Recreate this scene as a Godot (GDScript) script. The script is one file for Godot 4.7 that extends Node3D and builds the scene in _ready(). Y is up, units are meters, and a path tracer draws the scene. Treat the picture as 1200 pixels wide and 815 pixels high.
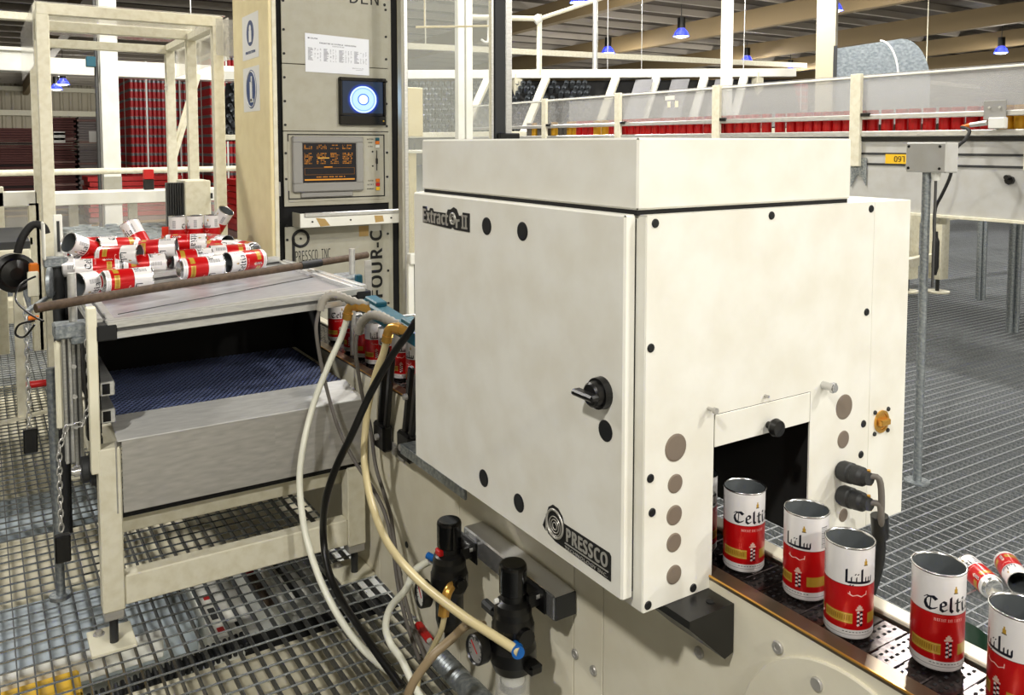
extends Node3D
# A can line in a beverage plant: extractor cabinet over a can conveyor, bulk feed table, control cabinet, hall behind.

const EYE := Vector3(0, 1.28, 0)
const FOCAL := 985.0          # focal length in pixels of a 1200 x 815 frame
var counts := {}
var mats := {}
var rng := RandomNumberGenerator.new()

# ---------------------------------------------------------------- mesh builder
class MB:
	var v := PackedVector3Array()
	var n := PackedVector3Array()
	var uv := PackedVector2Array()

	func tri(a: Vector3, b: Vector3, c: Vector3, na: Vector3, nb: Vector3, nc: Vector3, ua := Vector2.ZERO, ub := Vector2.ZERO, uc := Vector2.ZERO) -> void:
		v.append_array([a, c, b])
		n.append_array([na, nc, nb])
		uv.append_array([ua, uc, ub])

	func quad(a: Vector3, b: Vector3, c: Vector3, d: Vector3, nn: Vector3) -> void:
		v.append_array([a, c, b, a, d, c])
		n.append_array([nn, nn, nn, nn, nn, nn])
		uv.append_array([Vector2(0, 1), Vector2(1, 0), Vector2(1, 1), Vector2(0, 1), Vector2(0, 0), Vector2(1, 0)])

	func box(c: Vector3, s: Vector3, bev := 0.0, bs := Basis.IDENTITY) -> MB:
		var h := s * 0.5
		var b: float = minf(bev, minf(h.x, minf(h.y, h.z)) * 0.9)
		for ax in 3:
			for sg in [-1.0, 1.0]:
				var u := (ax + 1) % 3
				var w := (ax + 2) % 3
				var p := []
				for k in [[-1, -1], [1, -1], [1, 1], [-1, 1]]:
					var q := Vector3.ZERO
					q[ax] = sg * h[ax]
					q[u] = k[0] * (h[u] - b)
					q[w] = k[1] * (h[w] - b)
					p.append(c + bs * q)
				var nn := Vector3.ZERO
				nn[ax] = sg
				nn = bs * nn
				if sg > 0:
					quad(p[0], p[1], p[2], p[3], nn)
				else:
					quad(p[3], p[2], p[1], p[0], nn)
		if b > 0.0:
			for ax in 3:
				var u := (ax + 1) % 3
				var w := (ax + 2) % 3
				for su in [-1.0, 1.0]:
					for sw in [-1.0, 1.0]:
						var a0 := Vector3.ZERO
						a0[u] = su * h[u]
						a0[w] = sw * (h[w] - b)
						var a1 := Vector3.ZERO
						a1[u] = su * (h[u] - b)
						a1[w] = sw * h[w]
						var lo := Vector3.ZERO
						lo[ax] = -(h[ax] - b)
						var nn := Vector3.ZERO
						nn[u] = su
						nn[w] = sw
						nn = (bs * nn).normalized()
						var q := [c + bs * (a0 + lo), c + bs * (a0 - lo), c + bs * (a1 - lo), c + bs * (a1 + lo)]
						if (q[1] - q[0]).cross(q[3] - q[0]).dot(nn) > 0.0:
							quad(q[0], q[1], q[2], q[3], nn)
						else:
							quad(q[3], q[2], q[1], q[0], nn)
		return self

	func span(a: Vector3, b: Vector3, bev := 0.0) -> MB:
		return box((a + b) * 0.5, (b - a).abs(), bev)

	func bar(a: Vector3, b: Vector3, w: float, t: float, bev := 0.0, side := Vector3.UP) -> MB:
		# box of length |ab|, width w across, thickness t along side
		var z := (b - a).normalized()
		var s := side
		if absf(z.dot(s)) > 0.98:
			s = Vector3.RIGHT
		var x := s.cross(z).normalized()
		var y := z.cross(x)
		return box((a + b) * 0.5, Vector3(w, t, (b - a).length()), bev, Basis(x, y, z))

	func cyl(a: Vector3, b: Vector3, r0: float, r1 := -1.0, seg := 20, caps := true) -> MB:
		if r1 < 0.0:
			r1 = r0
		var prof := PackedVector2Array()
		var l := (b - a).length()
		if caps:
			prof.append(Vector2(0, 0))
			prof.append(Vector2(r0, 0))
			prof.append(Vector2(r0, 0))
		else:
			prof.append(Vector2(r0, 0))
		prof.append(Vector2(r1, l))
		if caps:
			prof.append(Vector2(r1, l))
			prof.append(Vector2(0, l))
		return lathe(prof, a, (b - a).normalized(), seg)

	func lathe(prof: PackedVector2Array, o := Vector3.ZERO, axis := Vector3.UP, seg := 24, smooth := false) -> MB:
		# profile of (radius, height); repeated points make creases when smooth
		var y := axis.normalized()
		var x := Vector3.RIGHT if absf(y.dot(Vector3.RIGHT)) < 0.9 else Vector3.FORWARD
		x = (x - y * x.dot(y)).normalized()
		var z := x.cross(y)
		var total := 0.0
		for i in prof.size() - 1:
			total += prof[i].distance_to(prof[i + 1])
		var run := 0.0
		var segn := []
		for i in prof.size() - 1:
			var d := prof[i + 1] - prof[i]
			segn.append(Vector2(d.y, -d.x).normalized() if d.length() > 1e-7 else Vector2.ZERO)
		for i in prof.size() - 1:
			var p := prof[i]
			var q := prof[i + 1]
			var l := p.distance_to(q)
			if l < 1e-7:
				continue
			var n0: Vector2 = segn[i]
			var n1: Vector2 = segn[i]
			if smooth:
				if i > 0 and segn[i - 1] != Vector2.ZERO:
					n0 = (n0 + segn[i - 1]).normalized()
				if i < segn.size() - 1 and segn[i + 1] != Vector2.ZERO:
					n1 = (n1 + segn[i + 1]).normalized()
			for k in seg:
				var t0 := TAU * k / seg
				var t1 := TAU * (k + 1) / seg
				var e0 := x * cos(t0) + z * sin(t0)
				var e1 := x * cos(t1) + z * sin(t1)
				var a := o + e0 * p.x + y * p.y
				var b := o + e1 * p.x + y * p.y
				var c := o + e1 * q.x + y * q.y
				var d := o + e0 * q.x + y * q.y
				var va := e0 * n0.x + y * n0.y
				var vb := e1 * n0.x + y * n0.y
				var vc := e1 * n1.x + y * n1.y
				var vd := e0 * n1.x + y * n1.y
				var u0 := 1.0 - float(k) / seg
				var u1 := 1.0 - float(k + 1) / seg
				var w0 := 1.0 - run / total
				var w1 := 1.0 - (run + l) / total
				# a,b run against the clock seen from outside; order them for an outward face
				if p.x > 1e-7:
					tri(a, d, b, va, vd, vb, Vector2(u0, w0), Vector2(u0, w1), Vector2(u1, w0))
				if q.x > 1e-7:
					tri(b, d, c, vb, vd, vc, Vector2(u1, w0), Vector2(u0, w1), Vector2(u1, w1))
			run += l
		return self

	func tube(pts: Array, r: float, seg := 10, sub := 5, ridges := 0.0) -> MB:
		var cv := Curve3D.new()
		for i in pts.size():
			var p: Vector3 = pts[i]
			var tg := Vector3.ZERO
			if i > 0 and i < pts.size() - 1:
				tg = (pts[i + 1] - pts[i - 1]) / 6.0
			cv.add_point(p, -tg, tg)
		var m := maxi(2, (pts.size() - 1) * sub + 1)
		var c := []
		if pts.size() == 2:
			c = [pts[0], pts[1]]
		else:
			for i in m:
				c.append(cv.samplef(float(i) / (m - 1) * (pts.size() - 1)))
		var fx := Vector3.ZERO
		var ring0 := []
		var rn0 := []
		for i in c.size():
			var t: Vector3 = (c[mini(i + 1, c.size() - 1)] - c[maxi(i - 1, 0)]).normalized()
			if i == 0:
				fx = t.cross(Vector3.UP)
				if fx.length() < 0.1:
					fx = t.cross(Vector3.RIGHT)
			fx = (fx - t * fx.dot(t)).normalized()
			var fy := t.cross(fx)
			var rr := r * (1.0 + (ridges if i % 2 == 0 else 0.0))
			var ring := []
			var rn := []
			for k in seg:
				var e := fx * cos(TAU * k / seg) + fy * sin(TAU * k / seg)
				ring.append(c[i] + e * rr)
				rn.append(e)
			if i > 0:
				for k in seg:
					var j := (k + 1) % seg
					tri(ring0[k], ring0[j], ring[j], rn0[k], rn0[j], rn[j])
					tri(ring0[k], ring[j], ring[k], rn0[k], rn[j], rn[k])
			if i == 0 or i == c.size() - 1:
				var nn := -t if i == 0 else t
				for k in seg:
					var j := (k + 1) % seg
					if i == 0:
						tri(c[i], ring[j], ring[k], nn, nn, nn)
					else:
						tri(c[i], ring[k], ring[j], nn, nn, nn)
			ring0 = ring
			rn0 = rn
		return self

	func prism(poly: PackedVector2Array, depth: float, xf: Transform3D) -> MB:
		# polygon in xf's x-y plane, pulled along +z by depth
		var p := poly
		if Geometry2D.is_polygon_clockwise(p):
			p = p.duplicate()
			p.reverse()
		var idx := Geometry2D.triangulate_polygon(p)
		var zf := (xf.basis * Vector3(0, 0, 1)).normalized()
		for i in range(0, idx.size(), 3):
			var a := p[idx[i]]
			var b := p[idx[i + 1]]
			var c := p[idx[i + 2]]
			if (b - a).cross(c - a) < 0:
				var s := b
				b = c
				c = s
			tri(xf * Vector3(a.x, a.y, depth), xf * Vector3(b.x, b.y, depth), xf * Vector3(c.x, c.y, depth), zf, zf, zf)
			tri(xf * Vector3(a.x, a.y, 0), xf * Vector3(c.x, c.y, 0), xf * Vector3(b.x, b.y, 0), -zf, -zf, -zf)
		for i in p.size():
			var a := p[i]
			var b := p[(i + 1) % p.size()]
			var d := b - a
			var nn := (xf.basis * Vector3(d.y, -d.x, 0)).normalized()
			quad(xf * Vector3(a.x, a.y, 0), xf * Vector3(b.x, b.y, 0), xf * Vector3(b.x, b.y, depth), xf * Vector3(a.x, a.y, depth), nn)
		return self

	func torus(c: Vector3, axis: Vector3, big: float, small: float, seg := 24, from := 0.0, to := TAU) -> MB:
		var y := axis.normalized()
		var x := Vector3.RIGHT if absf(y.dot(Vector3.RIGHT)) < 0.9 else Vector3.UP
		x = (x - y * x.dot(y)).normalized()
		var z := x.cross(y)
		var pts := []
		for k in seg + 1:
			var t := from + (to - from) * k / seg
			pts.append(c + (x * cos(t) + z * sin(t)) * big)
		return tube(pts, small, 8, 1)

	func add(o: MB, xf: Transform3D) -> MB:
		for i in o.v.size():
			v.append(xf * o.v[i])
			n.append((xf.basis * o.n[i]).normalized())
		uv.append_array(o.uv)
		return self

	func mesh(shift := Vector3.ZERO) -> ArrayMesh:
		var a := []
		a.resize(Mesh.ARRAY_MAX)
		if shift != Vector3.ZERO:
			for i in v.size():
				v[i] -= shift
		a[Mesh.ARRAY_VERTEX] = v
		a[Mesh.ARRAY_NORMAL] = n
		a[Mesh.ARRAY_TEX_UV] = uv
		var m := ArrayMesh.new()
		m.add_surface_from_arrays(Mesh.PRIMITIVE_TRIANGLES, a)
		return m

func mb() -> MB:
	return MB.new()

# ---------------------------------------------------------------- nodes
func numbered(called: String) -> String:
	var k: int = counts.get(called, 0)
	counts[called] = k + 1
	return called if k == 0 else "%s_%03d" % [called, k]

func tag(o: Node, label: String, category: String, group := "") -> Node:
	o.set_meta("label", label)
	o.set_meta("category", category)
	if group != "":
		o.set_meta("group", group)
	return o

func thing(called: String, label: String, category: String, at := Vector3.ZERO, group := "") -> Node3D:
	var o := Node3D.new()
	o.name = numbered(called)
	add_child(o)
	o.position = at
	o.set_meta("origin", at)
	tag(o, label, category, group)
	return o

# a part in scene coordinates under a thing (or under a part of it)
func part(root: Node3D, called: String, b: MB, m: Material, label := "") -> MeshInstance3D:
	var o := MeshInstance3D.new()
	var at: Vector3 = root.get_meta("origin", Vector3.ZERO)
	o.mesh = b.mesh(at)
	o.material_override = null
	o.mesh.surface_set_material(0, m)
	o.name = called
	o.set_meta("origin", at)
	if label != "":
		o.set_meta("label", label)
	root.add_child(o, true)
	return o

func solo(called: String, label: String, category: String, b: MB, m: Material, group := "") -> MeshInstance3D:
	var lo := b.v[0]
	var hi := b.v[0]
	for p in b.v:
		lo = lo.min(p)
		hi = hi.max(p)
	var at := Vector3((lo.x + hi.x) / 2, lo.y, (lo.z + hi.z) / 2)
	var o := MeshInstance3D.new()
	o.mesh = b.mesh(at)
	o.mesh.surface_set_material(0, m)
	o.name = numbered(called)
	o.position = at
	o.set_meta("origin", at)
	add_child(o)
	tag(o, label, category, group)
	return o

func struct(called: String, b: MB, m: Material) -> MeshInstance3D:
	var o := MeshInstance3D.new()
	o.mesh = b.mesh()
	o.mesh.surface_set_material(0, m)
	o.name = numbered(called)
	o.set_meta("kind", "structure")
	add_child(o)
	return o

func many(root: Node3D, called: String, mesh: Mesh, xfs: Array) -> MultiMeshInstance3D:
	var mm := MultiMesh.new()
	mm.transform_format = MultiMesh.TRANSFORM_3D
	mm.mesh = mesh
	mm.instance_count = xfs.size()
	var at: Vector3 = root.get_meta("origin", Vector3.ZERO)
	for i in xfs.size():
		var t: Transform3D = xfs[i]
		t.origin -= at
		mm.set_instance_transform(i, t)
	var o := MultiMeshInstance3D.new()
	o.multimesh = mm
	o.name = called
	o.set_meta("kind", "stuff")
	root.add_child(o, true)
	return o

func copy(o: Node3D, at: Transform3D, label := "", group := "") -> Node3D:
	var r: Node3D = o.duplicate()
	r.name = numbered(String(o.name).rstrip("0123456789").rstrip("_"))
	add_child(r)
	r.transform = at
	if label != "":
		r.set_meta("label", label)
	if group != "":
		r.set_meta("group", group)
	return r

# lettering: flat solid text standing in xf's x-y plane, centred, of the given cap height and width
func letters(text: String, font: String, bold: bool, width: float, height: float, thick: float, xf: Transform3D) -> MB:
	var f := SystemFont.new()
	f.font_names = PackedStringArray([font])
	if bold:
		f.font_weight = 700
	var t := TextMesh.new()
	t.text = text
	t.font = f
	t.font_size = 64
	t.pixel_size = 0.01
	t.depth = 0.02
	t.curve_step = 1.0
	var a := t.get_mesh_arrays()
	var vv: PackedVector3Array = a[Mesh.ARRAY_VERTEX]
	var nn: PackedVector3Array = a[Mesh.ARRAY_NORMAL]
	var ix = a[Mesh.ARRAY_INDEX]
	var lo := vv[0]
	var hi := vv[0]
	for p in vv:
		lo = lo.min(p)
		hi = hi.max(p)
	var b := mb()
	var sc := Vector3(width / (hi.x - lo.x), height / (hi.y - lo.y), thick / maxf(hi.z - lo.z, 1e-5))
	var mid := (lo + hi) * 0.5
	var order := PackedInt32Array(range(vv.size()))
	if ix != null and ix.size():
		order = ix
	for i in order:
		var p := (vv[i] - mid) * sc
		p.z += thick * 0.5
		b.v.append(xf * p)
		b.n.append((xf.basis * nn[i]).normalized())
		b.uv.append(Vector2.ZERO)
	return b

# ---------------------------------------------------------------- materials
func noise_tex(freq: float, lo: Color, hi: Color, oct := 4, size := 512, sd := 1, stretch := Vector2.ONE, mid := 0.5) -> ImageTexture:
	var fn := FastNoiseLite.new()
	fn.seed = sd
	fn.noise_type = FastNoiseLite.TYPE_SIMPLEX_SMOOTH
	fn.frequency = freq
	fn.fractal_octaves = oct
	var src := fn.get_seamless_image(size, size)
	if stretch != Vector2.ONE:
		src.resize(int(size * stretch.x), int(size * stretch.y))
		src.resize(size, size, Image.INTERPOLATE_BILINEAR)
	var im := Image.create(size, size, false, Image.FORMAT_RGB8)
	for y in size:
		for x in size:
			var t: float = src.get_pixel(x, y).r
			t = clampf((t - mid) * 1.6 + 0.5, 0.0, 1.0)
			im.set_pixel(x, y, lo.lerp(hi, t))
	return ImageTexture.create_from_image(im)

func m_std(key: String, c: Color, rough := 0.5, metal := 0.0, tex: Texture2D = null, scale := 1.0, rtex: Texture2D = null) -> StandardMaterial3D:
	if mats.has(key):
		return mats[key]
	var m := StandardMaterial3D.new()
	m.resource_name = key
	m.albedo_color = c
	m.roughness = rough
	m.metallic = metal
	if tex:
		m.albedo_texture = tex
		m.uv1_triplanar = true
		m.uv1_world_triplanar = true
		m.uv1_scale = Vector3(scale, scale, scale)
	if rtex:
		m.roughness_texture = rtex
		m.uv1_triplanar = true
		m.uv1_world_triplanar = true
		m.uv1_scale = Vector3(scale, scale, scale)
	mats[key] = m
	return m

func M(key: String) -> StandardMaterial3D:
	return mats[key]

func make_materials() -> void:
	var grime := noise_tex(0.012, Color(0.965, 0.957, 0.94), Color(1, 1, 1), 5, 512, 3, Vector2.ONE, 0.42)
	var grime2 := noise_tex(0.02, Color(0.94, 0.93, 0.90), Color(1, 1, 1), 5, 512, 8, Vector2.ONE, 0.36)
	var brushed := noise_tex(0.08, Color(0.90, 0.90, 0.90), Color(1, 1, 1), 3, 512, 5, Vector2(0.06, 1))
	var rgh := noise_tex(0.03, Color(0.55, 0.55, 0.55), Color(1, 1, 1), 4, 256, 6)
	var galv := noise_tex(0.05, Color(0.72, 0.74, 0.76), Color(1, 1, 1), 3, 256, 9)
	m_std("box_paint", Color(0.905, 0.90, 0.868), 0.42, 0, grime, 1.2)
	m_std("cream", Color(0.90, 0.885, 0.80), 0.45, 0, grime, 1.5)
	m_std("frame_cream", Color(0.885, 0.868, 0.79), 0.5, 0, grime2, 2.0)
	m_std("panel_cream", Color(0.905, 0.885, 0.81), 0.4, 0, grime, 1.0)
	m_std("cabinet_grey", Color(0.665, 0.655, 0.60), 0.55, 0, grime, 2.0)
	m_std("beam_grey", Color(0.735, 0.735, 0.725), 0.5, 0, grime, 1.5)
	m_std("cabinet_cream", Color(0.92, 0.865, 0.685), 0.4, 0, grime, 1.2)
	m_std("white_paint", Color(0.93, 0.93, 0.90), 0.5, 0, grime, 0.7)
	m_std("black_plastic", Color(0.03, 0.03, 0.032), 0.35)
	m_std("black_gloss", Color(0.018, 0.018, 0.02), 0.18)
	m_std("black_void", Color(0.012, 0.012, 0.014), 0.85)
	m_std("rubber", Color(0.05, 0.05, 0.05), 0.7)
	m_std("plug_black", Color(0.035, 0.045, 0.06), 0.5)
	m_std("plug_grey", Color(0.52, 0.47, 0.42), 0.4, 0.3)
	m_std("steel", Color(0.84, 0.835, 0.82), 0.36, 0.6, brushed, 1.5)
	m_std("steel_dull", Color(0.74, 0.73, 0.71), 0.42, 0.45, brushed, 1.5)
	m_std("alu", Color(0.86, 0.86, 0.85), 0.38, 0.75, brushed, 3.0)
	m_std("alu_dark", Color(0.35, 0.35, 0.35), 0.5, 0.7)
	m_std("sheet_metal", Color(0.72, 0.72, 0.74), 0.42, 0.55, brushed, 2.0)
	m_std("galv", Color(0.68, 0.70, 0.71), 0.45, 0.7, galv, 5.0)
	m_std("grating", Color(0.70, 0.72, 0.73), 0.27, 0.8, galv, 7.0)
	m_std("grating_bar_lit", Color(0.64, 0.65, 0.66), 0.45, 0.35, galv, 7.0)  # same steel as the left bars, lightened for the brighter light at right
	m_std("grating_lit", Color(0.88, 0.89, 0.90), 0.3, 0.5, galv, 7.0)  # rods of the right panels, their glint put into the colour
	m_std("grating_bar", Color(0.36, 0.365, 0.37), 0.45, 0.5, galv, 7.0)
	m_std("lip_steel", Color(0.88, 0.88, 0.87), 0.4, 0.25, brushed, 1.5)
	m_std("chrome", Color(0.80, 0.80, 0.80), 0.16, 0.85)
	m_std("belt_steel", Color(0.34, 0.31, 0.31), 0.27, 0.85, noise_tex(0.05, Color(0.6, 0.56, 0.55), Color(1, 1, 1), 3, 256, 12), 8.0, rgh)
	m_std("brass", Color(0.86, 0.66, 0.32), 0.28, 0.75)
	m_std("gold_edge", Color(0.46, 0.41, 0.345), 0.32, 0.7)
	m_std("cast_grey", Color(0.20, 0.205, 0.21), 0.55, 0.3)
	m_std("blue_belt", Color(0.075, 0.085, 0.15), 0.45)
	m_std("blue_bump", Color(0.32, 0.36, 0.50), 0.4)
	m_std("teal", Color(0.05, 0.33, 0.40), 0.45)
	m_std("tube_white", Color(0.90, 0.90, 0.84), 0.3)
	m_std("tube_beige", Color(0.84, 0.78, 0.60), 0.32)
	m_std("tube_tan", Color(0.55, 0.48, 0.37), 0.4)
	m_std("cable_grey", Color(0.40, 0.38, 0.36), 0.55)
	m_std("boot_grey", Color(0.58, 0.56, 0.52), 0.6)
	m_std("blue_fit", Color(0.06, 0.36, 0.66), 0.3)
	m_std("red", Color(0.72, 0.06, 0.06), 0.4)
	m_std("red_tray", Color(0.86, 0.20, 0.09), 0.45)
	m_std("orange", Color(0.85, 0.45, 0.08), 0.45)
	m_std("yellow", Color(0.93, 0.74, 0.12), 0.5)
	m_std("paper", Color(0.90, 0.91, 0.94), 0.7)
	m_std("grey_plastic", Color(0.56, 0.555, 0.54), 0.5)
	m_std("ink", Color(0.03, 0.03, 0.03), 0.6)
	m_std("wood_stick", Color(0.36, 0.29, 0.22), 0.7, 0, noise_tex(0.03, Color(0.7, 0.66, 0.62), Color(1, 1, 1), 4, 256, 21), 6.0)
	m_std("tape_patch", Color(0.70, 0.58, 0.36), 0.7)
	m_std("can_alu", Color(0.86, 0.86, 0.86), 0.24, 1.0)
	m_std("can_inside", Color(0.42, 0.44, 0.45), 0.5, 0.45)
	m_std("can_red", Color(0.74, 0.04, 0.06), 0.3, 0.1)
	m_std("can_gold", Color(0.83, 0.62, 0.13), 0.3, 0.3)
	m_std("can_silver", Color(0.84, 0.86, 0.87), 0.28, 0.6)
	m_std("can_dull", Color(0.45, 0.47, 0.49), 0.35, 0.6)
	m_std("can_red_hazed", Color(0.60, 0.07, 0.10), 0.4)  # can red darkened for the haze of distance
	m_std("column_cream", Color(0.74, 0.71, 0.61), 0.5)
	m_std("roof_deck", Color(0.27, 0.235, 0.20), 0.8)
	m_std("purlin", Color(0.60, 0.57, 0.53), 0.7)
	m_std("rafter", Color(0.48, 0.41, 0.29), 0.7)
	m_std("concrete", Color(0.80, 0.81, 0.80), 0.8, 0, grime2, 0.6)
	m_std("beige_floor", Color(0.86, 0.835, 0.74), 0.6, 0, grime2, 1.0)
	m_std("wall_sheet", Color(0.70, 0.67, 0.60), 0.7)
	m_std("pad_brown", Color(0.36, 0.20, 0.19), 0.75)
	m_std("pad_light", Color(0.58, 0.46, 0.44), 0.75)
	m_std("pad_dark", Color(0.16, 0.10, 0.10), 0.8)
	m_std("pad_grey", Color(0.55, 0.52, 0.52), 0.7)
	m_std("pallet_wood", Color(0.72, 0.60, 0.42), 0.8)
	m_std("duct", Color(0.55, 0.58, 0.60), 0.42, 0.55, galv, 2.0)
	m_std("blue_grey", Color(0.72, 0.77, 0.81), 0.5, 0, grime2, 1.5)
	m_std("green", Color(0.05, 0.15, 0.10), 0.25)
	m_std("badge_silver", Color(0.74, 0.73, 0.70), 0.35, 0.6)
	m_std("sticker_blue", Color(0.10, 0.24, 0.46), 0.35)
	m_std("label_white", Color(0.88, 0.88, 0.86), 0.5)
	var g := m_std("acrylic", Color(0.90, 0.89, 0.88, 0.16), 0.12)
	g.transparency = BaseMaterial3D.TRANSPARENCY_ALPHA
	var g2 := m_std("hazy_acrylic", Color(0.72, 0.72, 0.72, 0.34), 0.4)
	g2.transparency = BaseMaterial3D.TRANSPARENCY_ALPHA
	var g3 := m_std("dusty_glass", Color(0.80, 0.82, 0.80, 0.22), 0.1)
	g3.transparency = BaseMaterial3D.TRANSPARENCY_ALPHA
	var g4 := m_std("clear_bowl", Color(0.9, 0.9, 0.88, 0.25), 0.08)
	g4.transparency = BaseMaterial3D.TRANSPARENCY_ALPHA
	var g5 := m_std("lamp_shade", Color(0.10, 0.15, 0.62, 0.85), 0.3)
	g5.transparency = BaseMaterial3D.TRANSPARENCY_ALPHA
	var e := m_std("lamp_glow", Color(1, 1, 1), 0.5)
	e.emission_enabled = true
	e.emission = Color(0.88, 0.92, 1.0)
	e.emission_energy_multiplier = 3.0

# ---------------------------------------------------------------- the scene
func _ready() -> void:
	rng.seed = 11
	# camera: level to within four degrees, lens shifted down as in the photograph
	var yaw := 0.5658
	var pitch := 0.0657
	var right := Vector3(cos(yaw), 0, sin(yaw))
	var level := Vector3(sin(yaw), 0, -cos(yaw))
	var fwd := (level * cos(pitch) - Vector3.UP * sin(pitch)).normalized()
	var up := right.cross(fwd)
	var cam := Camera3D.new()
	cam.name = "camera"
	cam.transform = Transform3D(Basis(right, up, -fwd), EYE)
	cam.projection = Camera3D.PROJECTION_FRUSTUM
	cam.near = 0.05
	cam.far = 200.0
	cam.keep_aspect = Camera3D.KEEP_HEIGHT
	cam.size = cam.near * 815.0 / FOCAL
	cam.frustum_offset = Vector2(0, -cam.near * (407.5 - 233.4) / FOCAL)
	add_child(cam)
	cam.current = true
	var env := Environment.new()
	env.background_mode = Environment.BG_COLOR
	env.background_color = Color(0.02, 0.02, 0.02)
	env.tonemap_mode = Environment.TONE_MAPPER_LINEAR
	env.tonemap_exposure = 0.87
	env.sdfgi_enabled = true
	env.ssao_enabled = true
	env.ssil_enabled = true
	var we := WorldEnvironment.new()
	we.name = "environment"
	we.environment = env
	add_child(we)
	make_materials()
	make_lamps()
	make_hall()
	make_floor()
	make_extractor()
	make_can_conveyor()
	make_cans()
	make_air_jets()
	make_regulators()
	make_hoses()
	make_table()
	make_table_gear()
	make_can_pile()
	make_control_cabinet()
	make_guard_glass()
	make_tower()
	make_silver_cans()
	make_left_machine()
	make_overhead_conveyor()
	make_can_elevator()
	make_far_steel()
	make_pallets()

# ---------------------------------------------------------------- lamps of the hall
const LAMP_POWER := 17.0

func make_lamp(label: String, at: Vector3, power: float) -> void:
	var t := thing("high_bay_lamp", label, "lamp", at, "high bay lamps under the roof")
	part(t, "ballast_housing", mb().cyl(at + Vector3(0, 0.2, 0), at + Vector3(0, 0.46, 0), 0.1, 0.1, 16), M("black_plastic"))
	part(t, "hanger", mb().cyl(at + Vector3(0, 0.46, 0), Vector3(at.x, 5.27 + 0.022 * at.z, at.z), 0.012, 0.012, 6), M("alu_dark"))
	part(t, "shade", mb().lathe(PackedVector2Array([Vector2(0.08, 0.2), Vector2(0.15, 0.12), Vector2(0.2, 0.0), Vector2(0.195, 0.0), Vector2(0.145, 0.115), Vector2(0.075, 0.195)]), at, Vector3.UP, 20), M("lamp_shade"))
	part(t, "bulb_glow", mb().lathe(PackedVector2Array([Vector2(0, -0.05), Vector2(0.12, -0.03), Vector2(0.17, 0.0), Vector2(0.12, 0.05), Vector2(0, 0.09)]), at, Vector3.UP, 16, true), M("lamp_glow"))
	var l := OmniLight3D.new()
	l.name = "lamp_light"
	l.light_color = Color(1.0, 0.985, 0.95)
	l.light_energy = power
	l.light_size = 0.12
	l.omni_range = 80.0
	l.omni_attenuation = 2.0
	l.shadow_enabled = true
	l.position = Vector3(0, 0.0, 0)
	t.add_child(l)

func make_lamps() -> void:
	# seen in the photograph
	make_lamp("high bay lamp glowing bluish beside the thin grey roof drop pole", Vector3(9.93, 4.0, -13.18), LAMP_POWER)
	make_lamp("high bay lamp glowing beside the thick cream column at right", Vector3(14.9, 4.0, -11.2), LAMP_POWER)
	make_lamp("high bay lamp far off just right of the white square post", Vector3(21.7, 4.0, -19.6), LAMP_POWER)
	make_lamp("smallest high bay lamp low over the acrylic tunnel left of the cream column", Vector3(26.3, 4.0, -21.6), LAMP_POWER)
	make_lamp("high bay lamp far off between the brown rafters above the overhead conveyor", Vector3(14.9, 3.95, -15.6), LAMP_POWER)
	make_lamp("high bay lamp hanging dark below the thin cream rail beside the drop pole", Vector3(15.8, 3.95, -19.6), LAMP_POWER)
	make_lamp("high bay lamp low under the rafters at the far right edge", Vector3(26.0, 4.0, -13.6), LAMP_POWER)
	make_lamp("lowest of the three lamps seen through the open cream frame at left", Vector3(2.44, 3.2, -33.98), LAMP_POWER)
	make_lamp("largest of the three lamps seen through the open cream frame at left", Vector3(2.55, 3.3, -32.55), LAMP_POWER)
	make_lamp("highest of the three lamps seen through the open cream frame at left", Vector3(3.28, 3.9, -36.2), LAMP_POWER)
	# above and behind the camera, out of the frame
	make_lamp("high bay lamp overhead left of the feed table", Vector3(-2.2, 4.2, 0.6), LAMP_POWER)
	make_lamp("high bay lamp overhead right of the extractor cabinet", Vector3(3.4, 4.2, 1.6), LAMP_POWER * 0.75)
	make_lamp("unseen fill lamp added overhead straight behind the camera", Vector3(0.3, 4.2, 4.4), LAMP_POWER)  # added out of view as front fill under the cabinet
	make_lamp("unseen fill lamp added overhead behind the camera to the right", Vector3(5.6, 4.2, 4.6), LAMP_POWER)  # also an added fill source, never in view
	make_lamp("high bay lamp overhead in front of the overhead conveyor", Vector3(3.2, 4.3, -4.0), LAMP_POWER)
	make_lamp("high bay lamp overhead by the pallets", Vector3(-1.2, 4.3, -6.5), LAMP_POWER)
	make_lamp("high bay lamp overhead beyond the overhead conveyor", Vector3(6.55, 4.3, -3.75), LAMP_POWER)
	make_lamp("high bay lamp overhead behind the control cabinet", Vector3(4.0, 4.3, -8.6), LAMP_POWER)
	make_lamp("high bay lamp overhead at the far conveyors", Vector3(9.0, 4.2, -8.2), LAMP_POWER)

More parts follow.
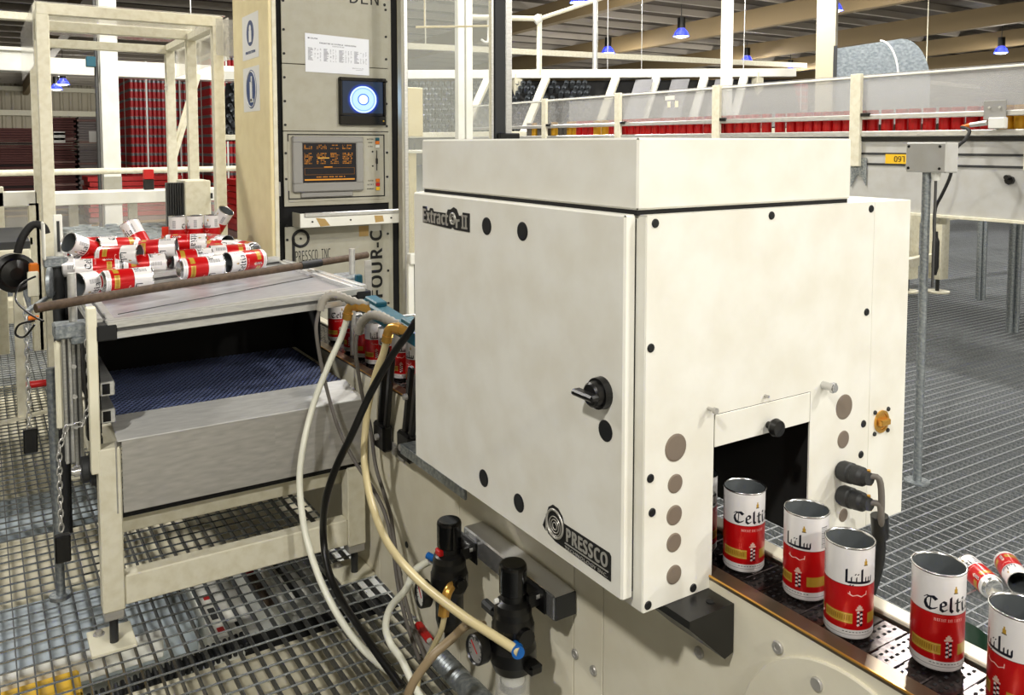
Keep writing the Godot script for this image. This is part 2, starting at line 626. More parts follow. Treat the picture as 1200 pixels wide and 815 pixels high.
# ---------------------------------------------------------------- hall
func make_hall() -> void:
	# roof falls gently towards the back wall; purlins lie along x, rafters along z
	var roof := func(z: float) -> float: return 5.25 + 0.022 * z
	var b := mb()
	var y0: float = roof.call(8.0)
	var y1: float = roof.call(-46.0)
	b.prism(PackedVector2Array([Vector2(-8, y0), Vector2(46, y1), Vector2(46, y1 + 0.15), Vector2(-8, y0 + 0.15)]), 67.0, Transform3D(Basis(Vector3(0, 0, -1), Vector3.UP, Vector3(1, 0, 0)), Vector3(-12, 0, 0)))
	var roof_node := struct("ceiling", b, M("roof_deck"))
	var z := -45.5
	while z < 7.5:
		var y: float = roof.call(z)
		part(roof_node, "purlin", mb().span(Vector3(-11.9, y - 0.17, z - 0.05), Vector3(54.9, y, z + 0.05)), M("purlin"))
		z += 1.25
	for x in [-8.0, -3.0, 2.0, 7.0, 12.0, 17.1, 22.3, 27.0, 31.8, 36.8, 41.8, 46.8]:
		var r := mb()
		r.bar(Vector3(x, roof.call(7.9) - 0.42, 7.9), Vector3(x, roof.call(-45.9) - 0.42, -45.9), 0.22, 0.5)
		part(roof_node, "rafter", r, M("rafter"))
	# walls
	var w := mb()
	var x0 := -12.0
	while x0 < 55.0:
		w.quad(Vector3(x0, -2.2, -46), Vector3(x0 + 0.2, -2.2, -46), Vector3(x0 + 0.2, y1 + 0.1, -46), Vector3(x0, y1 + 0.1, -46), Vector3(0, 0, 1))
		w.quad(Vector3(x0 + 0.2, -2.2, -46), Vector3(x0 + 0.26, -2.2, -45.93), Vector3(x0 + 0.26, y1 + 0.1, -45.93), Vector3(x0 + 0.2, y1 + 0.1, -46), Vector3(-0.76, 0, 0.65))
		w.quad(Vector3(x0 + 0.26, -2.2, -45.93), Vector3(x0 + 0.34, -2.2, -45.93), Vector3(x0 + 0.34, y1 + 0.1, -45.93), Vector3(x0 + 0.26, y1 + 0.1, -45.93), Vector3(0, 0, 1))
		w.quad(Vector3(x0 + 0.34, -2.2, -45.93), Vector3(x0 + 0.4, -2.2, -46), Vector3(x0 + 0.4, y1 + 0.1, -46), Vector3(x0 + 0.34, y1 + 0.1, -45.93), Vector3(0.76, 0, 0.65))
		x0 += 0.4
	w.span(Vector3(-12.2, -2.2, -46.3), Vector3(55.2, y1 + 0.1, -46.02))
	var wb := struct("wall_back", w, M("wall_sheet"))
	part(wb, "wall_rail", mb().span(Vector3(-11.9, 2.6, -45.9), Vector3(54.9, 2.85, -45.6)), M("frame_cream"))
	part(wb, "wall_rail", mb().span(Vector3(-11.9, 3.75, -45.9), Vector3(54.9, 3.95, -45.6)), M("frame_cream"))
	struct("wall_left", mb().span(Vector3(-12.2, -2.2, -46), Vector3(-12, 6, 8)), M("wall_sheet"))
	struct("wall_right", mb().span(Vector3(55, -2.2, -46), Vector3(55.2, 6, 8)), M("wall_sheet"))
	struct("wall_front", mb().span(Vector3(-12.2, -2.2, 8), Vector3(55.2, 6, 8.2)), M("wall_sheet"))

# ---------------------------------------------------------------- floor
const CX := 0.0371     # grating pitch across
const CZ := 0.0525     # grating pitch along

func grating_panel(x0: float, x1: float, z0: float, z1: float, rods: bool) -> MB:
	var b := mb()
	var i0 := int(ceil(x0 / CX))
	var i1 := int(floor((x1 - 0.001) / CX))
	for i in range(i0, i1 + 1):
		if rods:
			break
		var x := i * CX
		b.box(Vector3(x, -0.0125, (z0 + z1) / 2), Vector3(0.0028, 0.021, z1 - z0))
	var k0 := int(ceil(z0 / CZ))
	var k1 := int(floor((z1 - 0.001) / CZ))
	for k in range(k0, k1 + 1):
		if not rods:
			break
		var z := k * CZ
		b.box(Vector3((x0 + x1) / 2, -0.0015, z), Vector3(x1 - x0, 0.0042, 0.0042), 0.0, Basis(Vector3.RIGHT, PI / 4))
	return b

func make_floor() -> void:
	var lower := struct("floor", mb().span(Vector3(-12, -1.0, -46), Vector3(55, -0.8, 8)), M("concrete"))
	lower.name = "floor_below"
	var f := Node3D.new()
	f.name = "floor"
	f.set_meta("kind", "structure")
	add_child(f)
	# grating in panels; bars thinner than the eye can part are joined
	var xs := [-2.97, -0.02, 0.94, 1.93, 2.92, 3.91, 4.9, 5.89, 6.88, 7.87, 8.86, 9.85, 11.8, 14.8]
	var zs := [-14.0, -11.0, -8.0, -5.0, -2.0, 1.0]
	for i in xs.size() - 1:
		for k in zs.size() - 1:
			var o := part(f, "grating_panel", grating_panel(xs[i], xs[i + 1], zs[k], zs[k + 1], false), M("grating_bar_lit" if xs[i] > 0.9 else "grating_bar"))  # brighter light on the right panels is put into the steel colour
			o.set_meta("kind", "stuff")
			var q := part(o, "cross_rods", grating_panel(xs[i], xs[i + 1], zs[k], zs[k + 1], true), M("grating_lit" if xs[i] > 0.9 else "grating"))
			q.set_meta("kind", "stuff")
	# solid plant floor beyond the grating
	struct("floor_beyond", mb().span(Vector3(-12, -0.06, -46), Vector3(55, -0.005, -14.0)), M("concrete"))
	struct("floor_beside", mb().span(Vector3(14.8, -0.06, -14.0), Vector3(55, -0.005, 8)), M("concrete"))
	# what shows through the grating at left: covers, ducts and trays lying across
	solo("cover_plate", "wide cream cover plate under the grating at the far left", "plate", mb().span(Vector3(-1.6, -0.25, -5.95), Vector3(0.9, -0.2, -4.06), 0.004), M("beige_floor"))
	solo("air_duct", "blue grey sheet metal duct under the grating left of the table legs", "duct", mb().span(Vector3(-1.6, -0.46, -4.02), Vector3(0.9, -0.2, -3.67), 0.01), M("blue_grey"))
	solo("cable_tray", "black cable tray along the blue grey duct under the grating", "tray", mb().span(Vector3(-1.6, -0.4, -3.66), Vector3(0.9, -0.24, -3.585)), M("black_void"))
	solo("cover_plate", "narrow cream cover plate under the grating behind the front table leg", "plate", mb().span(Vector3(-1.6, -0.25, -3.575), Vector3(1.1, -0.2, -3.07), 0.004), M("beige_floor"))
	solo("lower_conveyor", "pale blue grey conveyor bed under the grating below the front table leg", "conveyor", mb().span(Vector3(-1.6, -0.3, -3.05), Vector3(0.53, -0.2, -2.66), 0.004), M("blue_grey"))
	solo("white_duct", "white strip along the pale conveyor bed under the grating", "trim", mb().span(Vector3(-1.6, -0.26, -2.65), Vector3(0.42, -0.19, -2.61), 0.004), M("white_paint"))
	solo("yellow_beam", "yellow painted beam end under the grating at bottom left", "beam", mb().span(Vector3(-1.2, -0.34, -2.585), Vector3(0.19, -0.2, -2.46), 0.006), M("yellow"))
	# roller chain of the lower drive
	var ch := thing("drive_chain", "dark roller chain running slantwise under the grating by the table feet", "chain", Vector3(0.6, -0.3, -2.45))
	for k in 26:
		var t := k / 25.0
		var c := Vector3(lerpf(0.20, 0.62, t), -0.205, lerpf(-2.40, -2.47, t))
		part(ch, "link", mb().box(c, Vector3(0.011, 0.03, 0.07), 0.003).box(c + Vector3(0.008, 0, 0.0), Vector3(0.006, 0.014, 0.05), 0.002), M("cast_grey"))
	solo("drip_tray", "black drip tray under the grating beside the conveyor foot", "tray", mb().span(Vector3(0.63, -0.27, -2.50), Vector3(1.1, -0.21, -2.375), 0.004), M("black_void"))
	# white switch panels seen below through the mesh
	var wp := thing("switch_panel", "white switch panel with small red and black marks under the grating", "panel", Vector3(0.62, -0.3, -2.7))
	part(wp, "panel_plate", mb().span(Vector3(0.545, -0.30, -2.98), Vector3(0.69, -0.2, -2.52), 0.005), M("white_paint"))
	part(wp, "red_mark", mb().span(Vector3(0.565, -0.2, -2.575), Vector3(0.585, -0.198, -2.545)), M("red"))
	part(wp, "red_mark", mb().span(Vector3(0.57, -0.2, -2.79), Vector3(0.59, -0.198, -2.76)), M("red"))
	part(wp, "black_mark", mb().span(Vector3(0.62, -0.2, -2.58), Vector3(0.64, -0.198, -2.545)), M("ink"))
	part(wp, "black_slot", mb().span(Vector3(0.565, -0.2, -2.70), Vector3(0.585, -0.198, -2.63)), M("ink"))
	var wp2 := thing("switch_panel", "white slotted cover with a brown lever under the grating behind the white hose", "panel", Vector3(0.88, -0.3, -2.7))
	part(wp2, "panel_plate", mb().span(Vector3(0.785, -0.30, -2.88), Vector3(1.04, -0.2, -2.525), 0.005), M("white_paint"))
	part(wp2, "lever", mb().bar(Vector3(0.742, -0.2, -2.83), Vector3(0.742, -0.18, -2.60), 0.03, 0.03, 0.005), M("wood_stick"))
	part(wp2, "lever_cap", mb().cyl(Vector3(0.742, -0.19, -2.87), Vector3(0.742, -0.185, -2.83), 0.018), M("red"))
	for x in [0.825, 0.88, 0.935, 0.985]:
		part(wp2, "slot", mb().span(Vector3(x, -0.2, -2.87), Vector3(x + 0.018, -0.196, -2.60)), M("cast_grey"))
	solo("cover_plate", "beige cover plate under the grating in front of the conveyor", "plate", mb().span(Vector3(0.05, -0.24, -2.36), Vector3(1.1, -0.18, -1.2), 0.004), M("beige_floor"))

# ---------------------------------------------------------------- extractor cabinet
func disc(b: MB, c: Vector3, axis: Vector3, r: float, h: float, seg := 20) -> MB:
	# shallow domed plug sitting on a face
	return b.lathe(PackedVector2Array([Vector2(r, -0.001), Vector2(r, h * 0.5), Vector2(r * 0.86, h), Vector2(0, h)]), c, axis, seg)

func make_extractor() -> void:
	var t := thing("extractor_cabinet", "big cream steel cabinet straddling the can conveyor with a lettered door", "cabinet", Vector3(1.14, 0.578, -1.28))
	var zf := -0.92
	var zb := -1.665
	var y0 := 0.578
	var y1 := 1.176
	# body of plates, open below where the cans pass
	var b := mb()
	b.prism(PackedVector2Array([Vector2(0.8165, y0), Vector2(0.959, y0), Vector2(0.959, 0.8565), Vector2(1.19, 0.8565), Vector2(1.19, y0), Vector2(1.354, y0), Vector2(1.354, y1), Vector2(0.8165, y1)]), 0.003, Transform3D(Basis.IDENTITY, Vector3(0, 0, zf - 0.003)))
	b.span(Vector3(0.815, y0, zb), Vector3(0.818, y1, zf - 0.001), 0.001)
	b.span(Vector3(0.815, y1 - 0.003, zb), Vector3(1.463, y1, zf - 0.001), 0.001)
	b.span(Vector3(1.462, y0, zb), Vector3(1.465, y1, zf - 0.001), 0.001)
	b.span(Vector3(0.815, 0.745, zb), Vector3(1.465, y1, zb + 0.003), 0.001)
	b.span(Vector3(0.815, y0, zb), Vector3(0.95, 0.745, zb + 0.003), 0.001)
	b.span(Vector3(0.817, y0, zb), Vector3(0.952, y0 + 0.003, zf - 0.004), 0.001)
	part(t, "body", b, M("box_paint"))
	part(t, "side_plate", mb().span(Vector3(1.3545, y0, zf), Vector3(1.465, y1, zf - 0.003), 0.0015), M("box_paint"))
	# black sheets added inside to keep the mouth in deep shade
	part(t, "inner_shade_sheet", mb().span(Vector3(0.955, 0.86, zb + 0.01), Vector3(1.2, 0.865, zf - 0.005)).span(Vector3(1.2, 0.59, zb + 0.01), Vector3(1.205, 0.86, zf - 0.005)).span(Vector3(0.958, 0.60, zb + 0.3), Vector3(1.2, 0.86, zb + 0.303)).span(Vector3(0.949, 0.60, zb + 0.01), Vector3(0.954, 0.86, zf - 0.005)), M("black_void"))
	part(t, "flap", mb().span(Vector3(0.9605, 0.804, zf - 0.001), Vector3(1.1885, 0.8555, zf + 0.001), 0.0008), M("box_paint"))
	var kn := part(t, "flap_knob", mb().cyl(Vector3(1.083, 0.818, zf), Vector3(1.083, 0.818, zf + 0.012), 0.006).lathe(PackedVector2Array([Vector2(0, 0), Vector2(0.013, 0), Vector2(0.015, 0.004), Vector2(0.013, 0.013), Vector2(0, 0.016)]), Vector3(1.083, 0.818, zf + 0.012), Vector3(0, 0, 1)), M("black_plastic"))
	kn.set_meta("label", "small black round knob")
	# lid
	part(t, "lid", mb().span(Vector3(0.807, 1.183, -1.632), Vector3(1.30, 1.289, -0.931), 0.003), M("box_paint"))
	part(t, "gasket", mb().span(Vector3(0.81, 1.1755, -1.628), Vector3(1.297, 1.1835, -0.935)), M("black_void"))
	# door with a return edge all round
	var d := part(t, "door", mb().span(Vector3(0.790, 0.595, -1.640), Vector3(0.812, 1.1765, -0.938), 0.003), M("box_paint"))
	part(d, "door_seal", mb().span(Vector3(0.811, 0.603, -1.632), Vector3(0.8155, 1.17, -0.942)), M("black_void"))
	for p in [[-1.331, 1.128], [-1.21, 1.129], [-0.979, 0.845], [-1.344, 0.646], [-1.221, 0.643]]:
		part(d, "hole_plug", disc(mb(), Vector3(0.79, p[1], p[0]), Vector3.LEFT, 0.0165, 0.0015), M("plug_black"))
	# quarter-turn knob
	var kc := Vector3(0.79, 0.902, -0.987)
	var k := mb().cyl(kc, kc + Vector3(-0.012, 0, 0), 0.025, 0.024, 28)
	k.lathe(PackedVector2Array([Vector2(0.02, 0.012), Vector2(0.019, 0.022), Vector2(0.016, 0.025), Vector2(0, 0.025)]), kc, Vector3.LEFT, 24)
	k.box(kc + Vector3(-0.030, 0.0, -0.004), Vector3(0.018, 0.010, 0.052), 0.003)
	part(d, "turn_knob", k, M("black_plastic"), "black quarter turn knob")
	# name badge: black plate that follows the lettering, silver letters
	var face := Transform3D(Basis(Vector3(0, 0, 1), Vector3.UP, Vector3(-1, 0, 0)), Vector3(0.79, 1.128, -1.494))
	var px := PackedVector2Array([Vector2(-0.1, -0.013), Vector2(0.025, -0.017), Vector2(0.03, -0.013), Vector2(0.04, -0.017), Vector2(0.1, -0.017), Vector2(0.1, 0.019), Vector2(0.073, 0.019), Vector2(0.073, 0.012), Vector2(0.057, 0.012), Vector2(0.048, 0.024), Vector2(0.036, 0.027), Vector2(0.024, 0.022), Vector2(0.012, 0.021), Vector2(0.008, 0.013), Vector2(-0.05, 0.013), Vector2(-0.055, 0.019), Vector2(-0.066, 0.019), Vector2(-0.07, 0.013), Vector2(-0.08, 0.013), Vector2(-0.082, 0.021), Vector2(-0.1, 0.021)])
	part(d, "name_badge", mb().prism(px, 0.0012, face), M("ink"), "black name badge with silver letters")
	var bl := letters("Extract", "Droid Sans", true, 0.112, 0.028, 0.0012, face * Transform3D(Basis.IDENTITY, Vector3(-0.042, 0.002, 0.0012)))
	bl.add(letters("r", "Droid Sans", true, 0.014, 0.018, 0.0012, face * Transform3D(Basis.IDENTITY, Vector3(0.054, -0.004, 0.0012))), Transform3D.IDENTITY)
	bl.add(letters("II", "Droid Sans", true, 0.022, 0.027, 0.0012, face * Transform3D(Basis.IDENTITY, Vector3(0.081, 0.001, 0.0012))), Transform3D.IDENTITY)
	bl.torus(face * Vector3(0.034, 0.004, 0.0015), Vector3.LEFT, 0.0105, 0.0024, 24)
	bl.torus(face * Vector3(0.034, 0.004, 0.0015), Vector3.LEFT, 0.005, 0.0009, 18)
	part(d, "badge_letters", bl, M("badge_silver"))
	# maker's badge
	face.origin = Vector3(0.79, 0.647, -1.053)
	var pp := PackedVector2Array([Vector2(-0.092, -0.014), Vector2(-0.083, -0.020), Vector2(-0.08, -0.008), Vector2(-0.076, -0.022), Vector2(-0.055, -0.028), Vector2(0.09, -0.031), Vector2(0.09, 0.008), Vector2(0.086, 0.012), Vector2(-0.032, 0.012), Vector2(-0.036, 0.022), Vector2(-0.048, 0.031), Vector2(-0.063, 0.032), Vector2(-0.075, 0.024), Vector2(-0.08, 0.012)])
	part(d, "maker_badge", mb().prism(pp, 0.0012, face), M("ink"), "black maker's badge with a ringed letter P")
	var ml := letters("PRESSCO", "Droid Sans", true, 0.106, 0.023, 0.0012, face * Transform3D(Basis.IDENTITY, Vector3(0.03, -0.003, 0.0012)))
	ml.add(letters("TECHNOLOGY INC.", "Droid Sans", false, 0.11, 0.005, 0.001, face * Transform3D(Basis.IDENTITY, Vector3(0.028, -0.0255, 0.0012))), Transform3D.IDENTITY)
	ml.box(face * Vector3(0.029, -0.0185, 0.0015), Vector3(0.0015, 0.0018, 0.112))
	ml.torus(face * Vector3(-0.056, 0.002, 0.0015), Vector3.LEFT, 0.023, 0.0022, 30)
	for r in [0.016, 0.011, 0.006]:
		ml.torus(face * Vector3(-0.056, -0.002, 0.0015), Vector3.LEFT, r, 0.001, 20)
	ml.box(face * Vector3(-0.08, -0.004, 0.0015), Vector3(0.0015, 0.028, 0.004))
	part(d, "badge_letters", ml, M("badge_silver"))
	# plugs on the outfeed face
	for p in [[0.832, 1.168], [1.082, 1.171], [1.344, 1.175], [0.826, 0.98], [0.828, 0.783], [0.832, 0.730], [0.826, 0.586], [0.919, 0.582], [1.339, 0.773], [1.334, 0.717], [1.339, 0.978]]:
		part(t, "bolt_plug", disc(mb(), Vector3(p[0], clampf(p[1], 0.588, 1.164), zf), Vector3.BACK, 0.0068, 0.002, 14), M("plug_black"))
	for p in [[0.878, 0.82, 0.0215], [0.878, 0.764, 0.0148], [0.877, 0.715, 0.0155], [0.877, 0.672, 0.0148], [0.878, 0.621, 0.0150], [1.282, 0.814, 0.0225], [1.282, 0.755, 0.0158], [1.288, 0.615, 0.012]]:
		part(t, "knockout_cap", disc(mb(), Vector3(p[0], p[1], zf), Vector3.BACK, p[2], 0.0016, 24), M("plug_grey"))
	part(t, "guide_screw", mb().cyl(Vector3(0.946, 0.869, zf), Vector3(0.946, 0.869, zf + 0.014), 0.003, 0.003, 10).cyl(Vector3(0.946, 0.869, zf + 0.012), Vector3(0.946, 0.869, zf + 0.018), 0.005, 0.005, 10), M("steel_dull"))
	part(t, "guide_screw", mb().cyl(Vector3(1.075, 0.868, zf), Vector3(1.075, 0.868, zf + 0.008), 0.0025, 0.0025, 8), M("steel_dull"))
	part(t, "stud", mb().cyl(Vector3(1.222, 0.863, zf), Vector3(1.222, 0.863, zf + 0.026), 0.007, 0.007, 14).cyl(Vector3(1.222, 0.863, zf + 0.018), Vector3(1.222, 0.863, zf + 0.024), 0.0095, 0.0095, 6), M("chrome"))
	# round brass-coloured socket with four screws
	var sc := Vector3(1.392, 0.768, zf)
	var s := mb().lathe(PackedVector2Array([Vector2(0.021, 0), Vector2(0.021, 0.003), Vector2(0.016, 0.003), Vector2(0.0155, 0.001), Vector2(0, 0.001)]), sc, Vector3.BACK, 24)
	s.box(sc + Vector3(0, 0, 0.006), Vector3(0.028, 0.012, 0.012), 0.002)
	part(t, "socket", s, M("brass"), "round brass coloured socket")
	for q in [[-0.02, -0.02], [0.02, -0.02], [-0.02, 0.02], [0.02, 0.02]]:
		part(t, "socket_screw", disc(mb(), sc + Vector3(q[0], q[1], 0), Vector3.BACK, 0.0042, 0.003, 10), M("cast_grey"))
	# two cable plugs and their cables down into a sleeve
	var n := 0
	for p in [[1.277, 0.70], [1.279, 0.655]]:
		var a := Vector3(p[0], p[1], zf)
		var dir := Vector3(-0.10, 0.09, 1.0).normalized()
		dir = Vector3(-0.15, 0.12, 1.0).normalized()
		var g := mb().lathe(PackedVector2Array([Vector2(0, 0), Vector2(0.016, 0), Vector2(0.016, 0.006), Vector2(0.0185, 0.008), Vector2(0.0185, 0.026), Vector2(0.016, 0.028), Vector2(0.016, 0.034), Vector2(0.0175, 0.036), Vector2(0.0165, 0.05), Vector2(0.012, 0.056), Vector2(0.011, 0.066), Vector2(0, 0.066)]), a, dir, 18)
		var pl := part(t, "cable_plug", g, M("cast_grey"))
		part(pl, "clamp_screw", mb().cyl(a + dir * 0.06 + Vector3(0.004, 0.014, 0), a + dir * 0.06 + Vector3(0.01, -0.014, 0), 0.003, 0.003, 8), M("brass"))
		var e := a + dir * 0.066
		part(pl, "cable", mb().tube([e - dir * 0.01, e + Vector3(0.014, 0.0, 0.008), Vector3(1.287, 0.655 - 0.02 * n, -0.845), Vector3(1.293 + 0.008 * n, 0.61, -0.855)], 0.0055, 8), M("cable_grey"))
		n += 1
	part(t, "cable_sleeve", mb().tube([Vector3(1.297, 0.632, -0.855), Vector3(1.303, 0.60, -0.855), Vector3(1.30, 0.55, -0.855), Vector3(1.286, 0.50, -0.86), Vector3(1.262, 0.43, -0.87), Vector3(1.25, 0.36, -0.88)], 0.0085, 10).cyl(Vector3(1.297, 0.637, -0.855), Vector3(1.301, 0.597, -0.855), 0.015, 0.014, 12), M("black_plastic"))
	# black gusset under the outfeed corner, between the box and the conveyor side
	var gx := Transform3D(Basis(Vector3(1, 0, 0), Vector3(0, 1, 0), Vector3(0, 0, 1)), Vector3(0, 0, -0.985))
	var gp := mb().prism(PackedVector2Array([Vector2(0.953, 0.5775), Vector2(0.953, 0.50), Vector2(0.935, 0.495), Vector2(0.86, 0.565), Vector2(0.86, 0.5775)]), 0.118, gx)
	var br := part(t, "mounting_bracket", gp, M("black_plastic"), "black gusset bracket under the cabinet")
	part(br, "bracket_hole", mb().cyl(Vector3(0.925, 0.5765, -0.89), Vector3(0.925, 0.579, -0.89), 0.006), M("black_void"))
	part(br, "bracket_hole", mb().cyl(Vector3(0.94, 0.5765, -0.93), Vector3(0.94, 0.579, -0.93), 0.006), M("black_void"))

# ---------------------------------------------------------------- can conveyor
const PX := 0.955            # outer face of the conveyor's near side
const BELT_Y := 0.585

func on_panel(z: float, y: float) -> Vector3:
	# points taken on the plane x = .945, moved out along the sight line to the panel itself
	return Vector3(PX, 1.28 + (y - 1.28) * PX / 0.945, z * PX / 0.945)

func make_can_conveyor() -> void:
	var z1 := 0.30
	var z0 := -3.30
	var t := thing("can_conveyor", "cream sided table top chain conveyor carrying upright printed cans past the cabinet", "conveyor", Vector3(1.05, 0, -1.5))
	part(t, "frame_core", mb().span(Vector3(PX + 0.004, 0.0, z0), Vector3(1.125, 0.565, z1)), M("cast_grey"))
	var cuts := [z0, -2.228, -1.743, -1.278, -1.187, z1]
	for i in cuts.size() - 1:
		part(t, "side_plate", mb().span(Vector3(PX, 0.0, cuts[i] + 0.0012), Vector3(PX + 0.004, 0.592, cuts[i + 1] - 0.0012), 0.001), M("panel_cream"))
	part(t, "far_side_plate", mb().span(Vector3(1.126, 0.0, z0), Vector3(1.132, 0.586, z1), 0.001), M("panel_cream"))
	part(t, "near_rail", mb().span(Vector3(PX - 0.001, 0.590, z0), Vector3(0.986, 0.5975, z1), 0.0015), M("gold_edge"), "worn brown steel edge rail")
	part(t, "rail_edge", mb().span(Vector3(PX - 0.0025, 0.5955, z0), Vector3(PX + 0.0012, 0.599, z1), 0.001), M("brass"))
	part(t, "far_rail", mb().span(Vector3(1.103, 0.585, z0), Vector3(1.134, 0.592, z1), 0.0015), M("panel_cream"))
	part(t, "belt_bed", mb().span(Vector3(0.985, 0.56, z0), Vector3(1.105, 0.575, z1)), M("black_void"))
	# table top chain: one plate after the other, each with drain slots and hinge
	var pitch := 0.0381
	var k := 0
	var z := z0
	var proto := mb()
	proto.box(Vector3(0, -0.003, 0), Vector3(0.1, 0.006, pitch - 0.0016), 0.0012)
	proto.box(Vector3(0, -0.0035, pitch * 0.5), Vector3(0.04, 0.005, 0.012), 0.001)
	var pm := proto.mesh()
	pm.surface_set_material(0, M("belt_steel"))
	var slot := mb()
	for sx in [-0.038, -0.026, -0.014, 0.0, 0.014, 0.026, 0.038]:
		for sz in [-0.009, 0.003]:
			slot.box(Vector3(sx + (0.003 if sz > 0 else -0.003), 0.0002, sz), Vector3(0.0055, 0.0006, 0.0035))
	var sm := slot.mesh()
	sm.surface_set_material(0, M("black_void"))
	while z < z1 - pitch:
		var o := MeshInstance3D.new()
		o.mesh = pm
		o.name = "belt_plate"
		t.add_child(o, true)
		o.position = Vector3(1.045, BELT_Y, z + pitch / 2) - t.position
		var q := MeshInstance3D.new()
		q.mesh = sm
		q.name = "drain_slots"
		o.add_child(q, true)
		z += pitch
		k += 1
	# slotted bolts on the side plates
	for p in [[-1.257, 0.293], [-1.2, 0.291], [-0.929, 0.47], [-0.775, 0.559], [-0.707, 0.549], [-0.926, 0.512]]:
		var c := on_panel(p[0], p[1])
		var bm := mb().lathe(PackedVector2Array([Vector2(0.0095, 0), Vector2(0.0095, 0.003), Vector2(0.0085, 0.0045), Vector2(0.0045, 0.0045), Vector2(0.004, 0.003), Vector2(0, 0.003)]), c, Vector3.LEFT, 16)
		part(t, "side_bolt", bm, M("steel_dull"))
	for p in [[-2.02, 0.195], [-2.058, 0.098]]:
		part(t, "side_hole", mb().cyl(on_panel(p[0], p[1]) + Vector3(0.001, 0, 0), on_panel(p[0], p[1]) - Vector3(0.001, 0, 0), 0.009, 0.009, 16), M("plug_black"))
	# round access cover low on the side
	var cc := on_panel(-0.66, 0.4025)
	part(t, "round_cover", mb().lathe(PackedVector2Array([Vector2(0.183, 0), Vector2(0.183, 0.0035), Vector2(0.181, 0.005), Vector2(0, 0.005)]), cc, Vector3.LEFT, 72), M("panel_cream"))
	part(t, "cover_bolt", mb().lathe(PackedVector2Array([Vector2(0.0095, 0), Vector2(0.0095, 0.003), Vector2(0.0085, 0.0045), Vector2(0.0, 0.0045)]), cc + Vector3(-0.005, 0.145, -0.045), Vector3.LEFT, 16), M("steel_dull"))
	# galvanised angle under the cabinet door and the slotted plate at its end
	part(t, "angle_bar", mb().box(Vector3(0.925, 0.505, -1.775), Vector3(0.06, 0.006, 0.34), 0.001).box(Vector3(0.897, 0.495, -1.775), Vector3(0.006, 0.026, 0.34), 0.001), M("galv"))
	part(t, "slotted_plate", mb().box(on_panel(-2.06, 0.44) + Vector3(-0.004, 0, 0), Vector3(0.006, 0.035, 0.08), 0.001).cyl(on_panel(-2.07, 0.44) + Vector3(-0.005, 0, 0), on_panel(-2.07, 0.44) + Vector3(-0.012, 0, 0), 0.011, 0.011, 6), M("steel_dull"))
	# black clamps that hold the sensor arms
	for p in [[-2.15, 0.62, 0.44], [-1.99, 0.60, 0.46]]:
		var c := mb()
		c.bar(Vector3(0.935, p[1] + 0.10, p[0] + 0.03), Vector3(0.935, p[2] + 0.05, p[0] - 0.012), 0.014, 0.02, 0.003)
		c.bar(Vector3(0.935, p[1] + 0.09, p[0] + 0.07), Vector3(0.935, p[2] + 0.05, p[0] + 0.025), 0.014, 0.02, 0.003)
		c.box(Vector3(0.935, p[2] + 0.02, p[0]), Vector3(0.03, 0.075, 0.075), 0.006)
		var cl := part(t, "arm_clamp", c, M("black_plastic"))
		part(cl, "clamp_bolt", mb().cyl(Vector3(0.92, p[2] + 0.02, p[0]), Vector3(0.912, p[2] + 0.02, p[0]), 0.009, 0.009, 12), M("steel_dull"))
		part(cl, "clamp_bolt", mb().cyl(Vector3(0.925, p[1] + 0.02, p[0] + 0.02), Vector3(0.915, p[1] + 0.02, p[0] + 0.02), 0.008, 0.008, 12), M("steel_dull"))

func make_air_jets() -> void:
	# two teal valve bodies above the cans with brass elbows and ribbed cable boots
	var specs := [["teal air valve above the can queue, nearer the feed table", Vector3(0.912, 0.826, -2.195), Vector3(0.925, 0.80, -1.985), [[0.860, 0.793, -2.217], [0.863, 0.818, -2.212], [0.872, 0.830, -2.197], [0.884, 0.829, -2.165], [0.905, 0.822, -2.13]], [[0.788, 0.818, -2.235], [0.797, 0.846, -2.232], [0.817, 0.860, -2.225], [0.841, 0.855, -2.21], [0.868, 0.842, -2.19], [0.9, 0.832, -2.15]]], ["teal air valve above the can queue, tucked against the extractor door", Vector3(0.905, 0.812, -1.95), Vector3(0.93, 0.775, -1.70), [[0.866, 0.780, -1.960], [0.868, 0.805, -1.952], [0.877, 0.815, -1.937], [0.888, 0.813, -1.905], [0.905, 0.806, -1.87]], [[0.854, 0.770, -2.12], [0.856, 0.801, -2.10], [0.864, 0.826, -2.06], [0.871, 0.831, -2.01], [0.880, 0.825, -1.965], [0.9, 0.815, -1.92]]]]
	for s in specs:
		var a: Vector3 = s[1]
		var b: Vector3 = s[2]
		var t := thing("air_valve", s[0], "valve", a)
		part(t, "valve_body", mb().bar(a, b, 0.046, 0.042, 0.006), M("teal"))
		part(t, "valve_cap", mb().bar(a.lerp(b, 0.08) + Vector3(0, 0.026, 0), a.lerp(b, 0.42) + Vector3(0, 0.026, 0), 0.034, 0.014, 0.003), M("teal"))
		part(t, "support_rod", mb().cyl(a.lerp(b, 0.6), Vector3(1.122, 0.80, a.z + 0.12), 0.007, 0.007, 8).cyl(Vector3(1.122, 0.81, a.z + 0.12), Vector3(1.122, 0.592, a.z + 0.12), 0.008, 0.008, 8), M("steel_dull"))
		var el := []
		for p in s[3]:
			el.append(Vector3(p[0], p[1], p[2]))
		var d: Vector3 = (el[1] - el[0]).normalized()
		part(t, "elbow", mb().tube(el, 0.0125, 12).cyl(el[0] - d * 0.004, el[0] + d * 0.014, 0.0155, 0.0155, 6).cyl(el[2] + Vector3(0.002, 0, 0.006), el[2].lerp(el[3], 0.75), 0.0155, 0.0155, 6), M("brass"))
		var bo := []
		for p in s[4]:
			bo.append(Vector3(p[0], p[1], p[2]))
		part(t, "cable_boot", mb().tube(bo, 0.0098, 12, 5, 0.36), M("boot_grey"))

